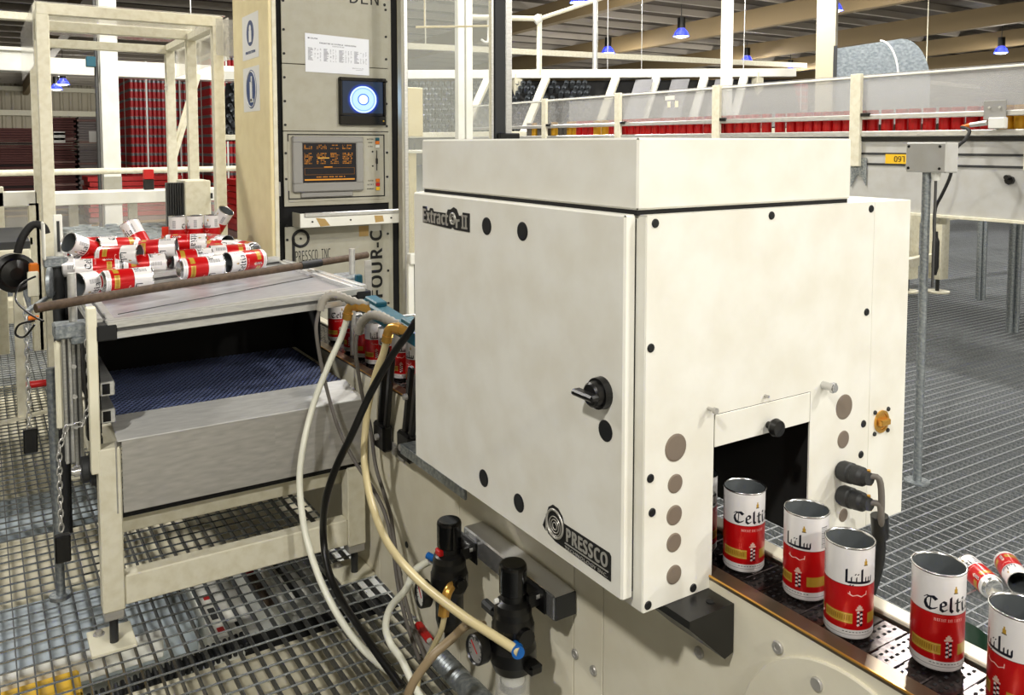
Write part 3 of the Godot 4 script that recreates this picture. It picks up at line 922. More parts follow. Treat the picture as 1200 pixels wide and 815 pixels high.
# ---------------------------------------------------------------- printed cans
const CAN_H := 0.137
const CAN_R := 0.033
var can_proto: Node3D

func nib(im: Image, pts: Array, w: float, ang: float, col: Color, thick := 3) -> void:
	var d := Vector2(cos(ang), -sin(ang))
	for i in pts.size() - 1:
		var a: Vector2 = pts[i]
		var b: Vector2 = pts[i + 1]
		var m := int(a.distance_to(b)) + 1
		for k in m + 1:
			var p := a.lerp(b, float(k) / m)
			var j := -w / 2
			while j <= w / 2:
				var q := p + d * j
				im.fill_rect(Rect2i(int(q.x), int(q.y), thick, thick), col)
				j += 1.5

func stamp(im: Image, text: String, font: String, bold: bool, r: Rect2, col: Color) -> void:
	# fills the triangles of flat lettering into an image
	var lb := letters(text, font, bold, r.size.x, r.size.y, 0.001, Transform3D.IDENTITY)
	for i in range(0, lb.v.size(), 3):
		if lb.n[i].z < 0.5:
			continue
		var q := []
		for k in 3:
			q.append(Vector2(lb.v[i + k].x + r.get_center().x, -lb.v[i + k].y + r.get_center().y))
		var x0 := int(floor(minf(q[0].x, minf(q[1].x, q[2].x))))
		var x1 := int(ceil(maxf(q[0].x, maxf(q[1].x, q[2].x))))
		var y0 := int(floor(minf(q[0].y, minf(q[1].y, q[2].y))))
		var y1 := int(ceil(maxf(q[0].y, maxf(q[1].y, q[2].y))))
		for y in range(maxi(y0, 0), mini(y1 + 1, im.get_height())):
			for x in range(maxi(x0, 0), mini(x1 + 1, im.get_width())):
				if Geometry2D.point_is_inside_triangle(Vector2(x + 0.5, y + 0.5), q[0], q[1], q[2]):
					im.set_pixel(x, y, col)

func can_print() -> ImageTexture:
	# the printed sleeve unrolled: white top, red middle, gold bands, white foot; Latin name on one side, Arabic on the other
	var W := 1024
	var H := 640
	var im := Image.create(W, H, false, Image.FORMAT_RGB8)
	var white := Color(0.90, 0.89, 0.89)
	var red := Color(0.74, 0.045, 0.065)
	var gold := Color(0.72, 0.57, 0.20)
	var navy := Color(0.05, 0.055, 0.12)
	im.fill(white)
	im.fill_rect(Rect2i(0, 252, W, 318), red)
	im.fill_rect(Rect2i(0, 252, W, 4), Color(0.45, 0.03, 0.06))
	im.fill_rect(Rect2i(0, 604, W, 3), Color(0.45, 0.45, 0.47))
	# gold bands broken by the chequered tower
	for u in [256, 768]:
		im.fill_rect(Rect2i(u - 240, 452, 205, 74), gold)
		im.fill_rect(Rect2i(u - 240, 458, 205, 3), Color(0.90, 0.80, 0.45))
		im.fill_rect(Rect2i(u - 240, 516, 205, 3), Color(0.90, 0.80, 0.45))
		for k in 12:
			im.fill_rect(Rect2i(u - 225 + k * 15, 470, 6, 34), Color(0.55, 0.40, 0.14))
		im.fill_rect(Rect2i(u + 75, 452, 165, 74), gold)
		for r in 7:
			for c in 2:
				nib(im, [Vector2(u - 4 + c * 22, 446 + r * 15), Vector2(u + 8 + c * 22, 438 + r * 15)], 12, -0.9, white if (r + c) % 2 == 0 else navy)
		im.fill_rect(Rect2i(u - 16, 418, 56, 12), Color(0.88, 0.75, 0.70))
		im.fill_rect(Rect2i(u - 6, 400, 36, 18), Color(0.88, 0.75, 0.70))
		im.fill_rect(Rect2i(u + 4, 390, 16, 10), Color(0.88, 0.75, 0.70))
		# little gold bottle emblem
		im.fill_rect(Rect2i(u + 45, 62, 10, 18), gold)
		im.fill_rect(Rect2i(u + 39, 78, 22, 28), gold)
		im.fill_rect(Rect2i(u + 35, 104, 30, 7), Color(0.35, 0.30, 0.22))
		for k in 9:
			im.fill_rect(Rect2i(u - 100 + k * 22, 584, 14, 5), Color(0.30, 0.30, 0.33))
	# Latin name with a broad nib, like a blackletter
	var e := 0.75
	var latin := [
		[17, [60, -64, 44, -78, 22, -72, 8, -50, 6, -30, 16, -8, 36, -1, 60, -14]], [6, [34, -70, 30, -12]], [8, [2, -64, 14, -76, 22, -74]],
		[13, [84, -26, 106, -38, 104, -54, 92, -58, 82, -44, 82, -10, 94, 0, 110, -10]],
		[15, [130, -84, 130, -10, 140, 0]], [15, [166, -74, 166, -10, 178, 0]], [8, [154, -52, 186, -56]],
		[15, [200, -54, 204, -10, 213, 0]], [12, [199, -80, 206, -73]],
		[13, [232, -50, 246, -58, 258, -48, 258, -8, 268, 0]], [11, [256, -32, 234, -22, 236, -4, 256, -8]]]
	for st in latin:
		var pts := []
		for q in range(0, st[1].size(), 2):
			pts.append(Vector2(112 + st[1][q] * 1.24, 230 + st[1][q + 1] * 1.12))
		nib(im, pts, st[0] * 1.2, e, navy)
	stamp(im, "BIERE DE LUXE", "Droid Serif", false, Rect2(176, 282, 190, 18), Color(0.95, 0.80, 0.78))
	# Arabic name, right to left: seen, lam, teh, yeh, alef
	var x := 640.0
	var y := 228.0
	var a := 1.1
	nib(im, [Vector2(x + 222, y - 36), Vector2(x + 222, y), Vector2(x + 60, y)], 15, a, navy, 4)
	for k in [0, 1, 2]:
		nib(im, [Vector2(x + 222 - k * 22, y - 34), Vector2(x + 222 - k * 22, y)], 11, a, navy, 4)
	nib(im, [Vector2(x + 150, y - 92), Vector2(x + 150, y)], 14, 0.6, navy, 4)
	nib(im, [Vector2(x + 112, y - 34), Vector2(x + 112, y)], 12, a, navy, 4)
	nib(im, [Vector2(x + 78, y - 34), Vector2(x + 78, y)], 12, a, navy, 4)
	nib(im, [Vector2(x + 46, y - 88), Vector2(x + 46, y), Vector2(x + 66, y)], 14, 0.6, navy, 4)
	for p in [Vector2(104, -58), Vector2(122, -58), Vector2(70, 20), Vector2(88, 20)]:
		nib(im, [Vector2(x, y) + p, Vector2(x + 2, y) + p], 11, 0.8, navy, 4)
	nib(im, [Vector2(x + 60, y + 80), Vector2(x + 90, y + 96), Vector2(x + 120, y + 88), Vector2(x + 150, y + 100), Vector2(x + 180, y + 84)], 5, 0.8, Color(0.95, 0.80, 0.78))
	nib(im, [Vector2(x + 70, y + 66), Vector2(x + 74, y + 90)], 4, 0.8, Color(0.95, 0.80, 0.78))
	nib(im, [Vector2(x + 186, y + 62), Vector2(x + 184, y + 88)], 4, 0.8, Color(0.95, 0.80, 0.78))
	# small print columns between the names
	for u in [440, 952]:
		for k in 12:
			im.fill_rect(Rect2i(u, 70 + k * 14, 64, 7), Color(0.52, 0.53, 0.56) if k % 3 else Color(0.25, 0.25, 0.28))
	return ImageTexture.create_from_image(im)

func make_cans() -> void:
	var lab := StandardMaterial3D.new()
	lab.resource_name = "can_print"
	lab.albedo_texture = can_print()
	lab.roughness = 0.28
	lab.metallic = 0.15
	var R := CAN_R
	var H := CAN_H
	var t := thing("beverage_can", "empty red and white printed can, last on the belt at the right edge", "can", Vector3.ZERO, "open printed cans on the near belt")
	part(t, "printed_wall", mb().lathe(PackedVector2Array([Vector2(R - 0.0016, 0.0065), Vector2(R, 0.010), Vector2(R, H - 0.006), Vector2(R - 0.0003, H - 0.003)]), Vector3.ZERO, Vector3.UP, 40, true), lab)
	part(t, "rim", mb().lathe(PackedVector2Array([Vector2(R - 0.0003, H - 0.003), Vector2(R + 0.0012, H - 0.0012), Vector2(R + 0.0014, H), Vector2(R - 0.0008, H), Vector2(R - 0.0012, H - 0.003)]), Vector3.ZERO, Vector3.UP, 40, true), M("can_alu"))
	part(t, "inner_wall", mb().lathe(PackedVector2Array([Vector2(R - 0.0012, H - 0.002), Vector2(R - 0.0012, 0.01), Vector2(R - 0.006, 0.006), Vector2(0, 0.012)]), Vector3.ZERO, Vector3.UP, 32), M("can_inside"))
	part(t, "base", mb().lathe(PackedVector2Array([Vector2(R - 0.0016, 0.0065), Vector2(R - 0.006, 0.001), Vector2(R - 0.008, 0), Vector2(R - 0.010, 0.001), Vector2(R - 0.013, 0.005), Vector2(0, 0.011)]), Vector3.ZERO, Vector3.UP, 32, true), M("can_alu"))
	can_proto = t
	# (x, z, turn of the label) along the belt
	t.transform = can_at(1.043, -0.498, -1.92)
	var g := "open printed cans on the near belt"
	copy(t, can_at(1.062, -0.611, 2.46), "open printed can standing apart, second from the right edge", g)
	copy(t, can_at(1.025, -0.720, -0.567), "open printed can in front of its close neighbour below the hanging cable sleeve", g)
	copy(t, can_at(1.054, -0.817, -1.306), "open printed can partly behind its nearer neighbour just out of the cabinet", g)
	copy(t, can_at(1.039, -0.927, 2.67), "open printed can standing in the mouth of the extractor cabinet", g)
	copy(t, can_at(1.018, -1.012, 4.0), "open printed can half hidden inside the cabinet mouth", g)
	g = "printed cans queued before the cabinet"
	for s in [[1.051, -2.804, 3.0, "printed can furthest back in the queue under the cover frame"], [1.042, -2.631, 5.4, "printed can just right of the white air hose"], [1.044, -2.535, 4.2, "printed can right behind the second grey cable"], [1.04, -2.442, 5.9, "printed can left of the beige air hose"], [1.044, -2.345, 2.6, "printed can right behind the beige air hose"], [1.044, -2.247, 5.6, "printed can behind the black hose under the teal valve"], [1.044, -2.150, 4.9, "printed can behind the black clamps at the cabinet's edge"]]:
		copy(t, can_at(s[0], s[1], s[2]), s[3], g)
	# two lying on the grating
	g = "printed cans lying on the grating"
	var f1 := lying(Vector3(2.393, 0.036, -1.255), Vector3(0.53, 0, -0.85), 2.0)
	copy(t, f1, "dropped printed can lying on the grating, silver base towards the camera", g)
	var f2 := lying(Vector3(2.50, 0.036, -1.22), Vector3(-0.72, 0, 0.69), 0.6)
	copy(t, f2, "dropped can lying on the grating at the right edge, dark open end towards the camera", g)

func can_at(x: float, z: float, turn: float) -> Transform3D:
	return Transform3D(Basis(Vector3.UP, turn), Vector3(x, BELT_Y + 0.0006, z))

func lying(c: Vector3, dir: Vector3, roll: float) -> Transform3D:
	# can on its side: its middle at c, its open end towards dir
	var y := dir.normalized()
	var x := y.cross(Vector3.UP).normalized()
	var bs := Basis(x, y, x.cross(y)) * Basis(Vector3.UP, roll)
	return Transform3D(bs, c - y * CAN_H * 0.5)

# ---------------------------------------------------------------- filter regulators on the chrome rail
func make_regulators() -> void:
	var rail := thing("mounting_rail", "dark glossy steel box rail bolted to the conveyor side, holding two regulators", "rail", Vector3(0.93, 0.37, -1.45))
	part(rail, "rail_body", mb().box(Vector3(0.9275, 0.389, -1.447), Vector3(0.053, 0.05, 0.355), 0.003), M("chrome"))
	part(rail, "end_cap", mb().box(Vector3(0.9275, 0.389, -1.268), Vector3(0.049, 0.046, 0.004), 0.001), M("cast_grey"))
	regulator(Vector3(0.853, 0.0, -1.603), 0.449, "black air regulator with a red band and a side gauge, nearer the feed table", true)
	regulator(Vector3(0.850, 0.0, -1.335), 0.468, "black filter regulator with a clear bowl, nearer the maker's badge", false)

func regulator(p: Vector3, top: float, label: String, first: bool) -> void:
	var t := thing("air_regulator", label, "regulator", Vector3(p.x, top - 0.26, p.z), "air regulators on the dark rail")
	var y := func(d: float) -> Vector3: return Vector3(p.x, top - d, p.z)
	var r := 0.0275
	# ribbed knob
	part(t, "knob", mb().lathe(PackedVector2Array([Vector2(0, 0), Vector2(r - 0.004, 0), Vector2(r - 0.001, -0.003), Vector2(r, -0.008), Vector2(r * 0.98, -0.058), Vector2(r * 0.9, -0.06)]), y.call(0.0), Vector3.UP, 24), M("black_gloss"))
	if first:
		part(t, "red_band", mb().box(y.call(0.067) + Vector3(-0.025, 0, 0.001), Vector3(0.012, 0.014, 0.022), 0.002), M("red"))
	part(t, "collar", mb().lathe(PackedVector2Array([Vector2(0.024, -0.058), Vector2(0.024, -0.072), Vector2(0.034, -0.078), Vector2(0.037, -0.09), Vector2(0.037, -0.104), Vector2(0.031, -0.112)]), y.call(0.0), Vector3.UP, 24), M("black_plastic"))
	var body := mb()
	body.box(y.call(0.135), Vector3(0.07, 0.055, 0.07), 0.012)
	body.lathe(PackedVector2Array([Vector2(0.036, -0.10), Vector2(0.041, -0.12), Vector2(0.041, -0.15), Vector2(0.034, -0.165)]), y.call(0.0), Vector3.UP, 24)
	body.cyl(y.call(0.13) + Vector3(0, 0, -0.05), y.call(0.13) + Vector3(0, 0, 0.05), 0.018, 0.018, 14)
	part(t, "body", body, M("black_plastic"))
	# bracket to the rail
	var br := part(t, "bracket", mb().box(y.call(0.075) + Vector3(0.035, 0, -0.0), Vector3(0.035, 0.032, 0.05), 0.004).box(y.call(0.075) + Vector3(0.047, 0.0, 0.0), Vector3(0.004, 0.05, 0.085), 0.003), M("black_plastic"))
	for dz in [-0.022, 0.022]:
		part(br, "bracket_screw", mb().cyl(y.call(0.07) + Vector3(0.046, 0, dz), y.call(0.07) + Vector3(0.038, 0, dz), 0.0055, 0.0055, 10), M("steel"))
	# gauge looking to the left
	var gd := Vector3(-1.0, 0.05, -0.1 if first else 0.08).normalized()
	var gc := Vector3(0.812, 0.285, -1.622) if first else Vector3(0.80, 0.301, -1.362)
	var ga := part(t, "gauge", mb().cyl(gc - gd * 0.035, gc, 0.012, 0.014, 12).lathe(PackedVector2Array([Vector2(0, 0), Vector2(0.026, 0), Vector2(0.029, 0.003), Vector2(0.029, 0.022), Vector2(0.0265, 0.025), Vector2(0.0245, 0.022), Vector2(0.0245, 0.019)]), gc, gd, 28), M("black_plastic"), "black round pressure gauge")
	part(ga, "dial", mb().cyl(gc + gd * 0.0185, gc + gd * 0.0195, 0.0245, 0.0245, 28), M("label_white") if first else M("grey_plastic"))
	var gx := gd.cross(Vector3.UP).normalized()
	part(ga, "needle", mb().bar(gc + gd * 0.0205 - gx * 0.006 - Vector3(0, 0.006, 0), gc + gd * 0.0205 + gx * 0.014 + Vector3(0, 0.013, 0), 0.0015, 0.001), M("red"))
	var ticks := mb()
	for k in 11:
		var an := -0.7 + k * 0.46
		var e := gx * cos(an) + gx.cross(gd) * sin(an)
		ticks.bar(gc + gd * 0.0202 + e * 0.017, gc + gd * 0.0202 + e * 0.0215, 0.0013, 0.0008, 0.0, gd)
	part(ga, "tick_marks", ticks, M("ink"))
	if first:
		part(t, "bowl", mb().lathe(PackedVector2Array([Vector2(0.031, -0.16), Vector2(0.031, -0.225), Vector2(0.026, -0.245), Vector2(0.012, -0.252), Vector2(0.012, -0.275), Vector2(0, -0.275)]), y.call(0.0), Vector3.UP, 24), M("black_plastic"))
		part(t, "push_fitting", mb().cyl(y.call(0.10) + Vector3(-0.018, 0, -0.036), y.call(0.098) + Vector3(-0.026, 0, -0.055), 0.008, 0.008, 12), M("blue_fit"), "blue push fitting")
		var el: Vector3 = y.call(0.15) + Vector3(-0.03, 0, 0.045)
		part(t, "brass_elbow", mb().tube([el + Vector3(0.022, 0.02, -0.01), el + Vector3(0.005, 0.018, 0.0), el + Vector3(-0.004, 0.004, 0.003), el + Vector3(-0.008, -0.03, 0.0)], 0.0105, 12).cyl(el + Vector3(-0.006, -0.012, 0.0), el + Vector3(-0.009, -0.035, 0.0), 0.0135, 0.0135, 6), M("brass"))
		part(t, "side_port", mb().cyl(y.call(0.125) + Vector3(0, 0, 0.03), y.call(0.125) + Vector3(0, 0, 0.056), 0.011, 0.011, 8), M("black_plastic"))
	else:
		part(t, "bowl_collar", mb().lathe(PackedVector2Array([Vector2(0.04, -0.15), Vector2(0.046, -0.165), Vector2(0.046, -0.19), Vector2(0.038, -0.21), Vector2(0.03, -0.212)]), y.call(0.0), Vector3.UP, 28), M("black_plastic"))
		part(t, "filter", mb().cyl(y.call(0.21), y.call(0.238), 0.023, 0.023, 20), M("label_white"), "white filter element")
		part(t, "filter_foot", mb().cyl(y.call(0.238), y.call(0.252), 0.026, 0.026, 20), M("cast_grey"))
		part(t, "clear_bowl", mb().lathe(PackedVector2Array([Vector2(0.034, -0.205), Vector2(0.035, -0.32), Vector2(0.028, -0.338), Vector2(0, -0.342), Vector2(0, -0.338), Vector2(0.026, -0.334), Vector2(0.032, -0.318), Vector2(0.031, -0.205)]), y.call(0.0), Vector3.UP, 24, true), M("clear_bowl"), "clear bowl")
		part(t, "push_fitting", mb().cyl(y.call(0.143) + Vector3(-0.018, 0, 0.040), y.call(0.14) + Vector3(-0.028, 0.0, 0.062), 0.0125, 0.0125, 14), M("blue_fit"), "blue push fitting")
		part(t, "white_clip", mb().cyl(y.call(0.075) + Vector3(-0.026, 0, -0.012), y.call(0.075) + Vector3(-0.034, 0, -0.014), 0.006, 0.005, 10), M("label_white"))
		part(t, "side_valve", mb().box(y.call(0.115) + Vector3(-0.02, 0.004, -0.055), Vector3(0.018, 0.02, 0.045), 0.005), M("cast_grey"))
		part(t, "orange_label", mb().box(y.call(0.148) + Vector3(-0.037, 0, -0.004), Vector3(0.003, 0.016, 0.014), 0.001), M("orange"))
		part(t, "lower_lug", mb().box(y.call(0.185) + Vector3(0.01, 0, 0.055), Vector3(0.03, 0.02, 0.03), 0.005), M("black_plastic"))

func make_hoses() -> void:
	var H := [
		["air_hose", "white plastic air hose from the left brass elbow down to the grating", 0.0088, "tube_white", [[0.860, 0.795, -2.217], [0.843, 0.740, -2.220], [0.808, 0.662, -2.230], [0.764, 0.554, -2.235], [0.723, 0.450, -2.205], [0.704, 0.356, -2.180], [0.698, 0.250, -2.120], [0.705, 0.161, -2.030], [0.727, 0.089, -1.940], [0.753, 0.05, -1.840], [0.790, 0.03, -1.735]]],
		["air_hose", "beige air hose from the right brass elbow into the clear bowl regulator's blue fitting", 0.0092, "tube_beige", [[0.866, 0.782, -1.960], [0.864, 0.739, -1.980], [0.855, 0.678, -2.010], [0.845, 0.581, -2.040], [0.826, 0.499, -2.020], [0.813, 0.445, -1.985], [0.790, 0.392, -1.887], [0.775, 0.350, -1.757], [0.770, 0.341, -1.590], [0.785, 0.339, -1.427], [0.805, 0.337, -1.329], [0.825, 0.328, -1.275]]],
		["air_hose", "thick black hose from behind the cabinet down to the grating", 0.0095, "black_plastic", [[0.92, 0.93, -1.70], [0.888, 0.867, -1.805], [0.874, 0.815, -1.852], [0.849, 0.748, -1.90], [0.813, 0.651, -1.946], [0.77, 0.549, -1.965], [0.741, 0.4535, -2.005], [0.7275, 0.352, -2.048], [0.740, 0.236, -2.100], [0.735, 0.166, -2.050], [0.740, 0.121, -1.962], [0.750, 0.09, -1.821], [0.775, 0.04, -1.692]]],
		["signal_cable", "thin grey cable looping down from the left ribbed boot", 0.0052, "cable_grey", [[0.788, 0.823, -2.235], [0.777, 0.786, -2.235], [0.777, 0.745, -2.235], [0.790, 0.659, -2.235], [0.811, 0.563, -2.235], [0.832, 0.473, -2.215], [0.857, 0.398, -2.170], [0.889, 0.327, -2.110], [0.895, 0.278, -2.045], [0.895, 0.213, -2.002], [0.890, 0.118, -1.955], [0.880, 0.056, -1.879], [0.870, 0.017, -1.791]]],
		["signal_cable", "thin grey cable from the right ribbed boot along the conveyor side", 0.0052, "cable_grey", [[0.854, 0.774, -2.12], [0.846, 0.742, -2.12], [0.852, 0.685, -2.13], [0.886, 0.563, -2.17], [0.910, 0.482, -2.18], [0.915, 0.378, -2.158], [0.910, 0.327, -2.095], [0.905, 0.280, -2.034], [0.900, 0.213, -1.997], [0.890, 0.130, -1.929], [0.880, 0.071, -1.849], [0.870, 0.037, -1.753]]],
		["air_hose", "short white tube looping out of the left regulator's gauge side", 0.0085, "tube_white", [[0.835, 0.335, -1.66], [0.815, 0.30, -1.70], [0.800, 0.249, -1.720], [0.780, 0.196, -1.758], [0.770, 0.148, -1.766], [0.775, 0.113, -1.749], [0.780, 0.10, -1.703], [0.790, 0.06, -1.661], [0.80, 0.03, -1.63]]],
		["air_hose", "tan hose curving from between the regulators to the bottom edge", 0.0092, "tube_tan", [[0.845, 0.29, -1.44], [0.830, 0.276, -1.480], [0.790, 0.264, -1.473], [0.750, 0.246, -1.472], [0.720, 0.215, -1.478], [0.700, 0.188, -1.481], [0.690, 0.154, -1.484], [0.685, 0.08, -1.485], [0.685, 0.01, -1.485]]],
		["air_hose", "short clear tube from the small brass elbow to the grating", 0.0062, "tube_beige", [[0.817, 0.268, -1.556], [0.815, 0.222, -1.571], [0.812, 0.185, -1.593], [0.808, 0.146, -1.615], [0.800, 0.09, -1.647], [0.798, 0.03, -1.66]]],
	]
	for h in H:
		var pts := []
		for p in h[4]:
			pts.append(Vector3(p[0], p[1], p[2]))
		solo(h[0], h[1], "cable" if h[0] == "signal_cable" else "hose", mb().tube(pts, h[2], 12, 6), M(h[3]))
	# hand valve and threaded clear pipe lying at the foot of the conveyor
	var v := thing("hand_valve", "red lever valve with a clear threaded pipe at the conveyor foot", "valve", Vector3(0.90, 0.0, -1.75))
	part(v, "lever", mb().bar(Vector3(0.906, 0.058, -1.876), Vector3(0.90, 0.056, -1.79), 0.022, 0.014, 0.005), M("red"), "red lever")
	part(v, "valve_body", mb().cyl(Vector3(0.905, 0.03, -1.87), Vector3(0.905, 0.03, -1.75), 0.018, 0.018, 12).cyl(Vector3(0.905, 0.03, -1.83), Vector3(0.905, 0.052, -1.83), 0.008, 0.008, 8), M("steel_dull"))
	var pipe := PackedVector2Array([Vector2(0, 0), Vector2(0.022, 0)])
	for k in 9:
		pipe.append(Vector2(0.026, 0.006 + k * 0.012))
		pipe.append(Vector2(0.022, 0.012 + k * 0.012))
	pipe.append(Vector2(0.028, 0.14))
	pipe.append(Vector2(0.028, 0.25))
	pipe.append(Vector2(0, 0.25))
	part(v, "threaded_pipe", mb().lathe(pipe, Vector3(0.905, 0.032, -1.75), Vector3(0.02, 0, 1), 20), M("galv"))
	part(v, "small_tap", mb().cyl(Vector3(0.90, 0.05, -1.77), Vector3(0.885, 0.075, -1.77), 0.005, 0.007, 8), M("steel"))

# ---------------------------------------------------------------- bulk feed table
func profile(root: Node3D, called: String, a: Vector3, b: Vector3, w: float, t: float, side := Vector3.UP) -> MeshInstance3D:
	# aluminium T-slot bar: bright lips, dark groove down each face
	var z := (b - a).normalized()
	var x := side.cross(z).normalized()
	var y := z.cross(x)
	var m := mb()
	for sx in [-1, 1]:
		for sy in [-1, 1]:
			var o: Vector3 = x * (sx * w * 0.3) + y * (sy * t * 0.3)
			m.bar(a + o, b + o, w * 0.4, t * 0.4, 0.0015, side)
	var p := part(root, called, m, M("alu"))
	part(p, "groove", mb().bar(a + z * 0.001, b - z * 0.001, w * 0.8, t * 0.8, 0.0, side), M("alu_dark"))
	return p

func make_table() -> void:
	var t := thing("feed_table", "bulk can feed table with a stainless front, blue link belt and aluminium framed cover", "conveyor", Vector3(0.6, 0, -2.8))
	var zf := -2.27
	# stainless front box: bent front sheet, top lip, end returns
	part(t, "front_panel", mb().span(Vector3(0.280, 0.348, zf), Vector3(0.925, 0.533, zf - 0.004), 0.0015).box(Vector3(0.2725, 0.4425, zf - 0.008), Vector3(0.022, 0.185, 0.004), 0.001, Basis(Vector3.UP, 0.9)), M("steel_dull"))
	part(t, "top_lip", mb().bar(Vector3(0.6, 0.5345, zf + 0.001), Vector3(0.6, 0.556, zf - 0.15), 0.66, 0.004, 0.0015), M("lip_steel"))
	part(t, "dark_strip", mb().span(Vector3(0.275, 0.332, zf - 0.012), Vector3(0.925, 0.349, zf - 0.05)), M("black_void"))  # black strip along the bottom of the front sheet
	# blue modular belt with raised studs
	var belt := part(t, "link_belt", mb().span(Vector3(0.285, 0.535, -3.25), Vector3(0.93, 0.551, zf - 0.148), 0.003), M("blue_belt"))
	var st := mb().box(Vector3(0, 0.0015, 0), Vector3(0.0095, 0.0042, 0.0065), 0.0010).mesh()
	st.surface_set_material(0, M("blue_bump"))
	var xfs := []
	for i in 41:
		for k in 44:
			xfs.append(Transform3D(Basis.IDENTITY, Vector3(0.292 + i * 0.0154 + (0.0077 if k % 2 else 0.0), 0.551, zf - 0.156 - k * 0.0130)))
	many(belt, "belt_stud", st, xfs)
	# cream frame: legs, rails, feet
	for p in [[0.226, 0.278, zf - 0.052, zf], [0.877, 0.932, zf - 0.055, zf - 0.004], [0.226, 0.278, -3.60, -3.55], [0.877, 0.932, -3.60, -3.55]]:
		var leg := part(t, "leg", mb().span(Vector3(p[0], 0.098, p[2]), Vector3(p[1], 0.52 if p[0] < 0.5 else 0.335, p[3]), 0.003), M("frame_cream"))
		var c := Vector3((p[0] + p[1]) / 2, 0, (p[2] + p[3]) / 2)
		part(leg, "foot_socket", mb().span(Vector3(p[0] + 0.003, 0.075, p[2] + 0.003), Vector3(p[1] - 0.003, 0.10, p[3] - 0.003), 0.002), M("steel_dull"))
		part(leg, "foot_screw", mb().cyl(c + Vector3(0, 0.006, 0), c + Vector3(0, 0.098, 0), 0.0105, 0.0105, 12), M("cast_grey"))
		part(leg, "foot_plate", mb().box(c + Vector3(-0.004, 0.004, -0.02), Vector3(0.105, 0.008, 0.125), 0.0015), M("cream"))
		part(leg, "anchor_bolt", mb().cyl(c + Vector3(-0.03, 0.008, -0.055), c + Vector3(-0.03, 0.018, -0.055), 0.009, 0.009, 6).cyl(c + Vector3(-0.03, 0.007, -0.055), c + Vector3(-0.03, 0.010, -0.055), 0.014, 0.014, 16), M("steel_dull"))
	part(t, "cross_rail", mb().span(Vector3(0.278, 0.105, zf - 0.05), Vector3(0.877, 0.182, zf - 0.006), 0.003), M("frame_cream"))
	part(t, "cross_rail", mb().span(Vector3(0.278, 0.265, -2.40), Vector3(0.93, 0.332, -2.345), 0.003), M("frame_cream"))
	part(t, "cross_rail", mb().span(Vector3(0.278, 0.105, -3.59), Vector3(0.877, 0.182, -3.56), 0.003), M("frame_cream"))
	for x in [0.232, 0.905]:
		part(t, "side_rail", mb().span(Vector3(x, 0.42, -3.6), Vector3(x + 0.012, 0.53, zf - 0.06), 0.002), M("frame_cream"))
	# upright cream flat at the front left corner
	part(t, "corner_upright", mb().span(Vector3(0.211, 0.46, zf - 0.035), Vector3(0.2335, 0.877, zf - 0.002), 0.002), M("cream"))
	part(t, "corner_upright", mb().span(Vector3(0.935, 0.56, -3.1), Vector3(0.955, 0.83, -3.05), 0.002), M("cream"))
	# inner aluminium guide channels, cut ends showing
	for y in [0.664, 0.594]:
		var gc := part(t, "guide_channel", mb().span(Vector3(0.239, y - 0.018, -3.2), Vector3(0.272, y + 0.018, zf - 0.03), 0.002), M("alu"))
		part(gc, "hollow_end", mb().span(Vector3(0.243, y - 0.0135, zf - 0.032), Vector3(0.261, y + 0.0135, zf - 0.0295)), M("black_void"))
		part(gc, "side_groove", mb().span(Vector3(0.2715, y - 0.004, -3.2), Vector3(0.2724, y + 0.004, zf - 0.03)), M("alu_dark"))
	# black sheets added under the cover to hold its deep shade
	part(t, "shade_sheet", mb().span(Vector3(0.237, 0.55, -3.25), Vector3(0.241, 0.80, zf - 0.04)), M("black_void"))
	part(t, "shade_sheet", mb().span(Vector3(0.934, 0.556, -3.25), Vector3(0.938, 0.81, -2.66)), M("black_void"))
	part(t, "rear_shade_sheet", mb().span(Vector3(0.24, 0.553, -2.93), Vector3(0.95, 0.82, -2.925)), M("black_void"))
	# thin white edge plate at the left end of the front box
	part(t, "edge_plate", mb().bar(Vector3(0.266, 0.515, zf - 0.012), Vector3(0.266, 0.23, zf - 0.012), 0.003, 0.022, 0.0), M("white_paint"))
	# flange bearing with its shaft end
	var bc := Vector3(0.232, 0.442, -2.375)
	var be := part(t, "flange_bearing", mb().box(bc + Vector3(0.006, 0, 0.01), Vector3(0.012, 0.19, 0.085), 0.004).lathe(PackedVector2Array([Vector2(0.046, 0), Vector2(0.044, 0.014), Vector2(0.034, 0.018), Vector2(0.034, 0.034), Vector2(0.030, 0.037), Vector2(0, 0.037)]), bc, Vector3.LEFT, 28).cyl(bc + Vector3(0.0, 0.045, 0.03), bc + Vector3(-0.016, 0.045, 0.03), 0.013, 0.013, 12).cyl(bc + Vector3(0, 0.012, 0.045), bc + Vector3(-0.02, 0.012, 0.045), 0.016, 0.014, 12), M("cast_grey"), "dark cast flange bearing")
	part(be, "shaft_end", mb().cyl(bc + Vector3(-0.03, 0, 0), bc + Vector3(-0.052, 0, 0), 0.014, 0.014, 18).cyl(bc + Vector3(-0.052, 0, 0), bc + Vector3(-0.058, 0, 0), 0.010, 0.010, 18), M("chrome"))
	for y in [0.036, -0.002]:
		part(be, "bearing_bolt", mb().cyl(Vector3(0.264, 0.41 + y, zf - 0.03), Vector3(0.272, 0.41 + y, zf - 0.03), 0.0085, 0.0085, 6), M("steel"))
	# aluminium cover frame, right side slightly higher
	var fl := Vector3(0.2565, 0.8165, zf - 0.022)
	var fr := Vector3(0.938, 0.840, zf - 0.022)
	var bl := Vector3(0.2565, 0.8165, -3.70)
	var brr := Vector3(0.885, 0.838, -3.70)
	var cm := Vector3(0.885, 0.838, -2.955)
	profile(t, "cover_rail", fl, fr, 0.045, 0.044)
	profile(t, "cover_rail", fl + Vector3(0, 0.001, -0.023), bl, 0.045, 0.044)
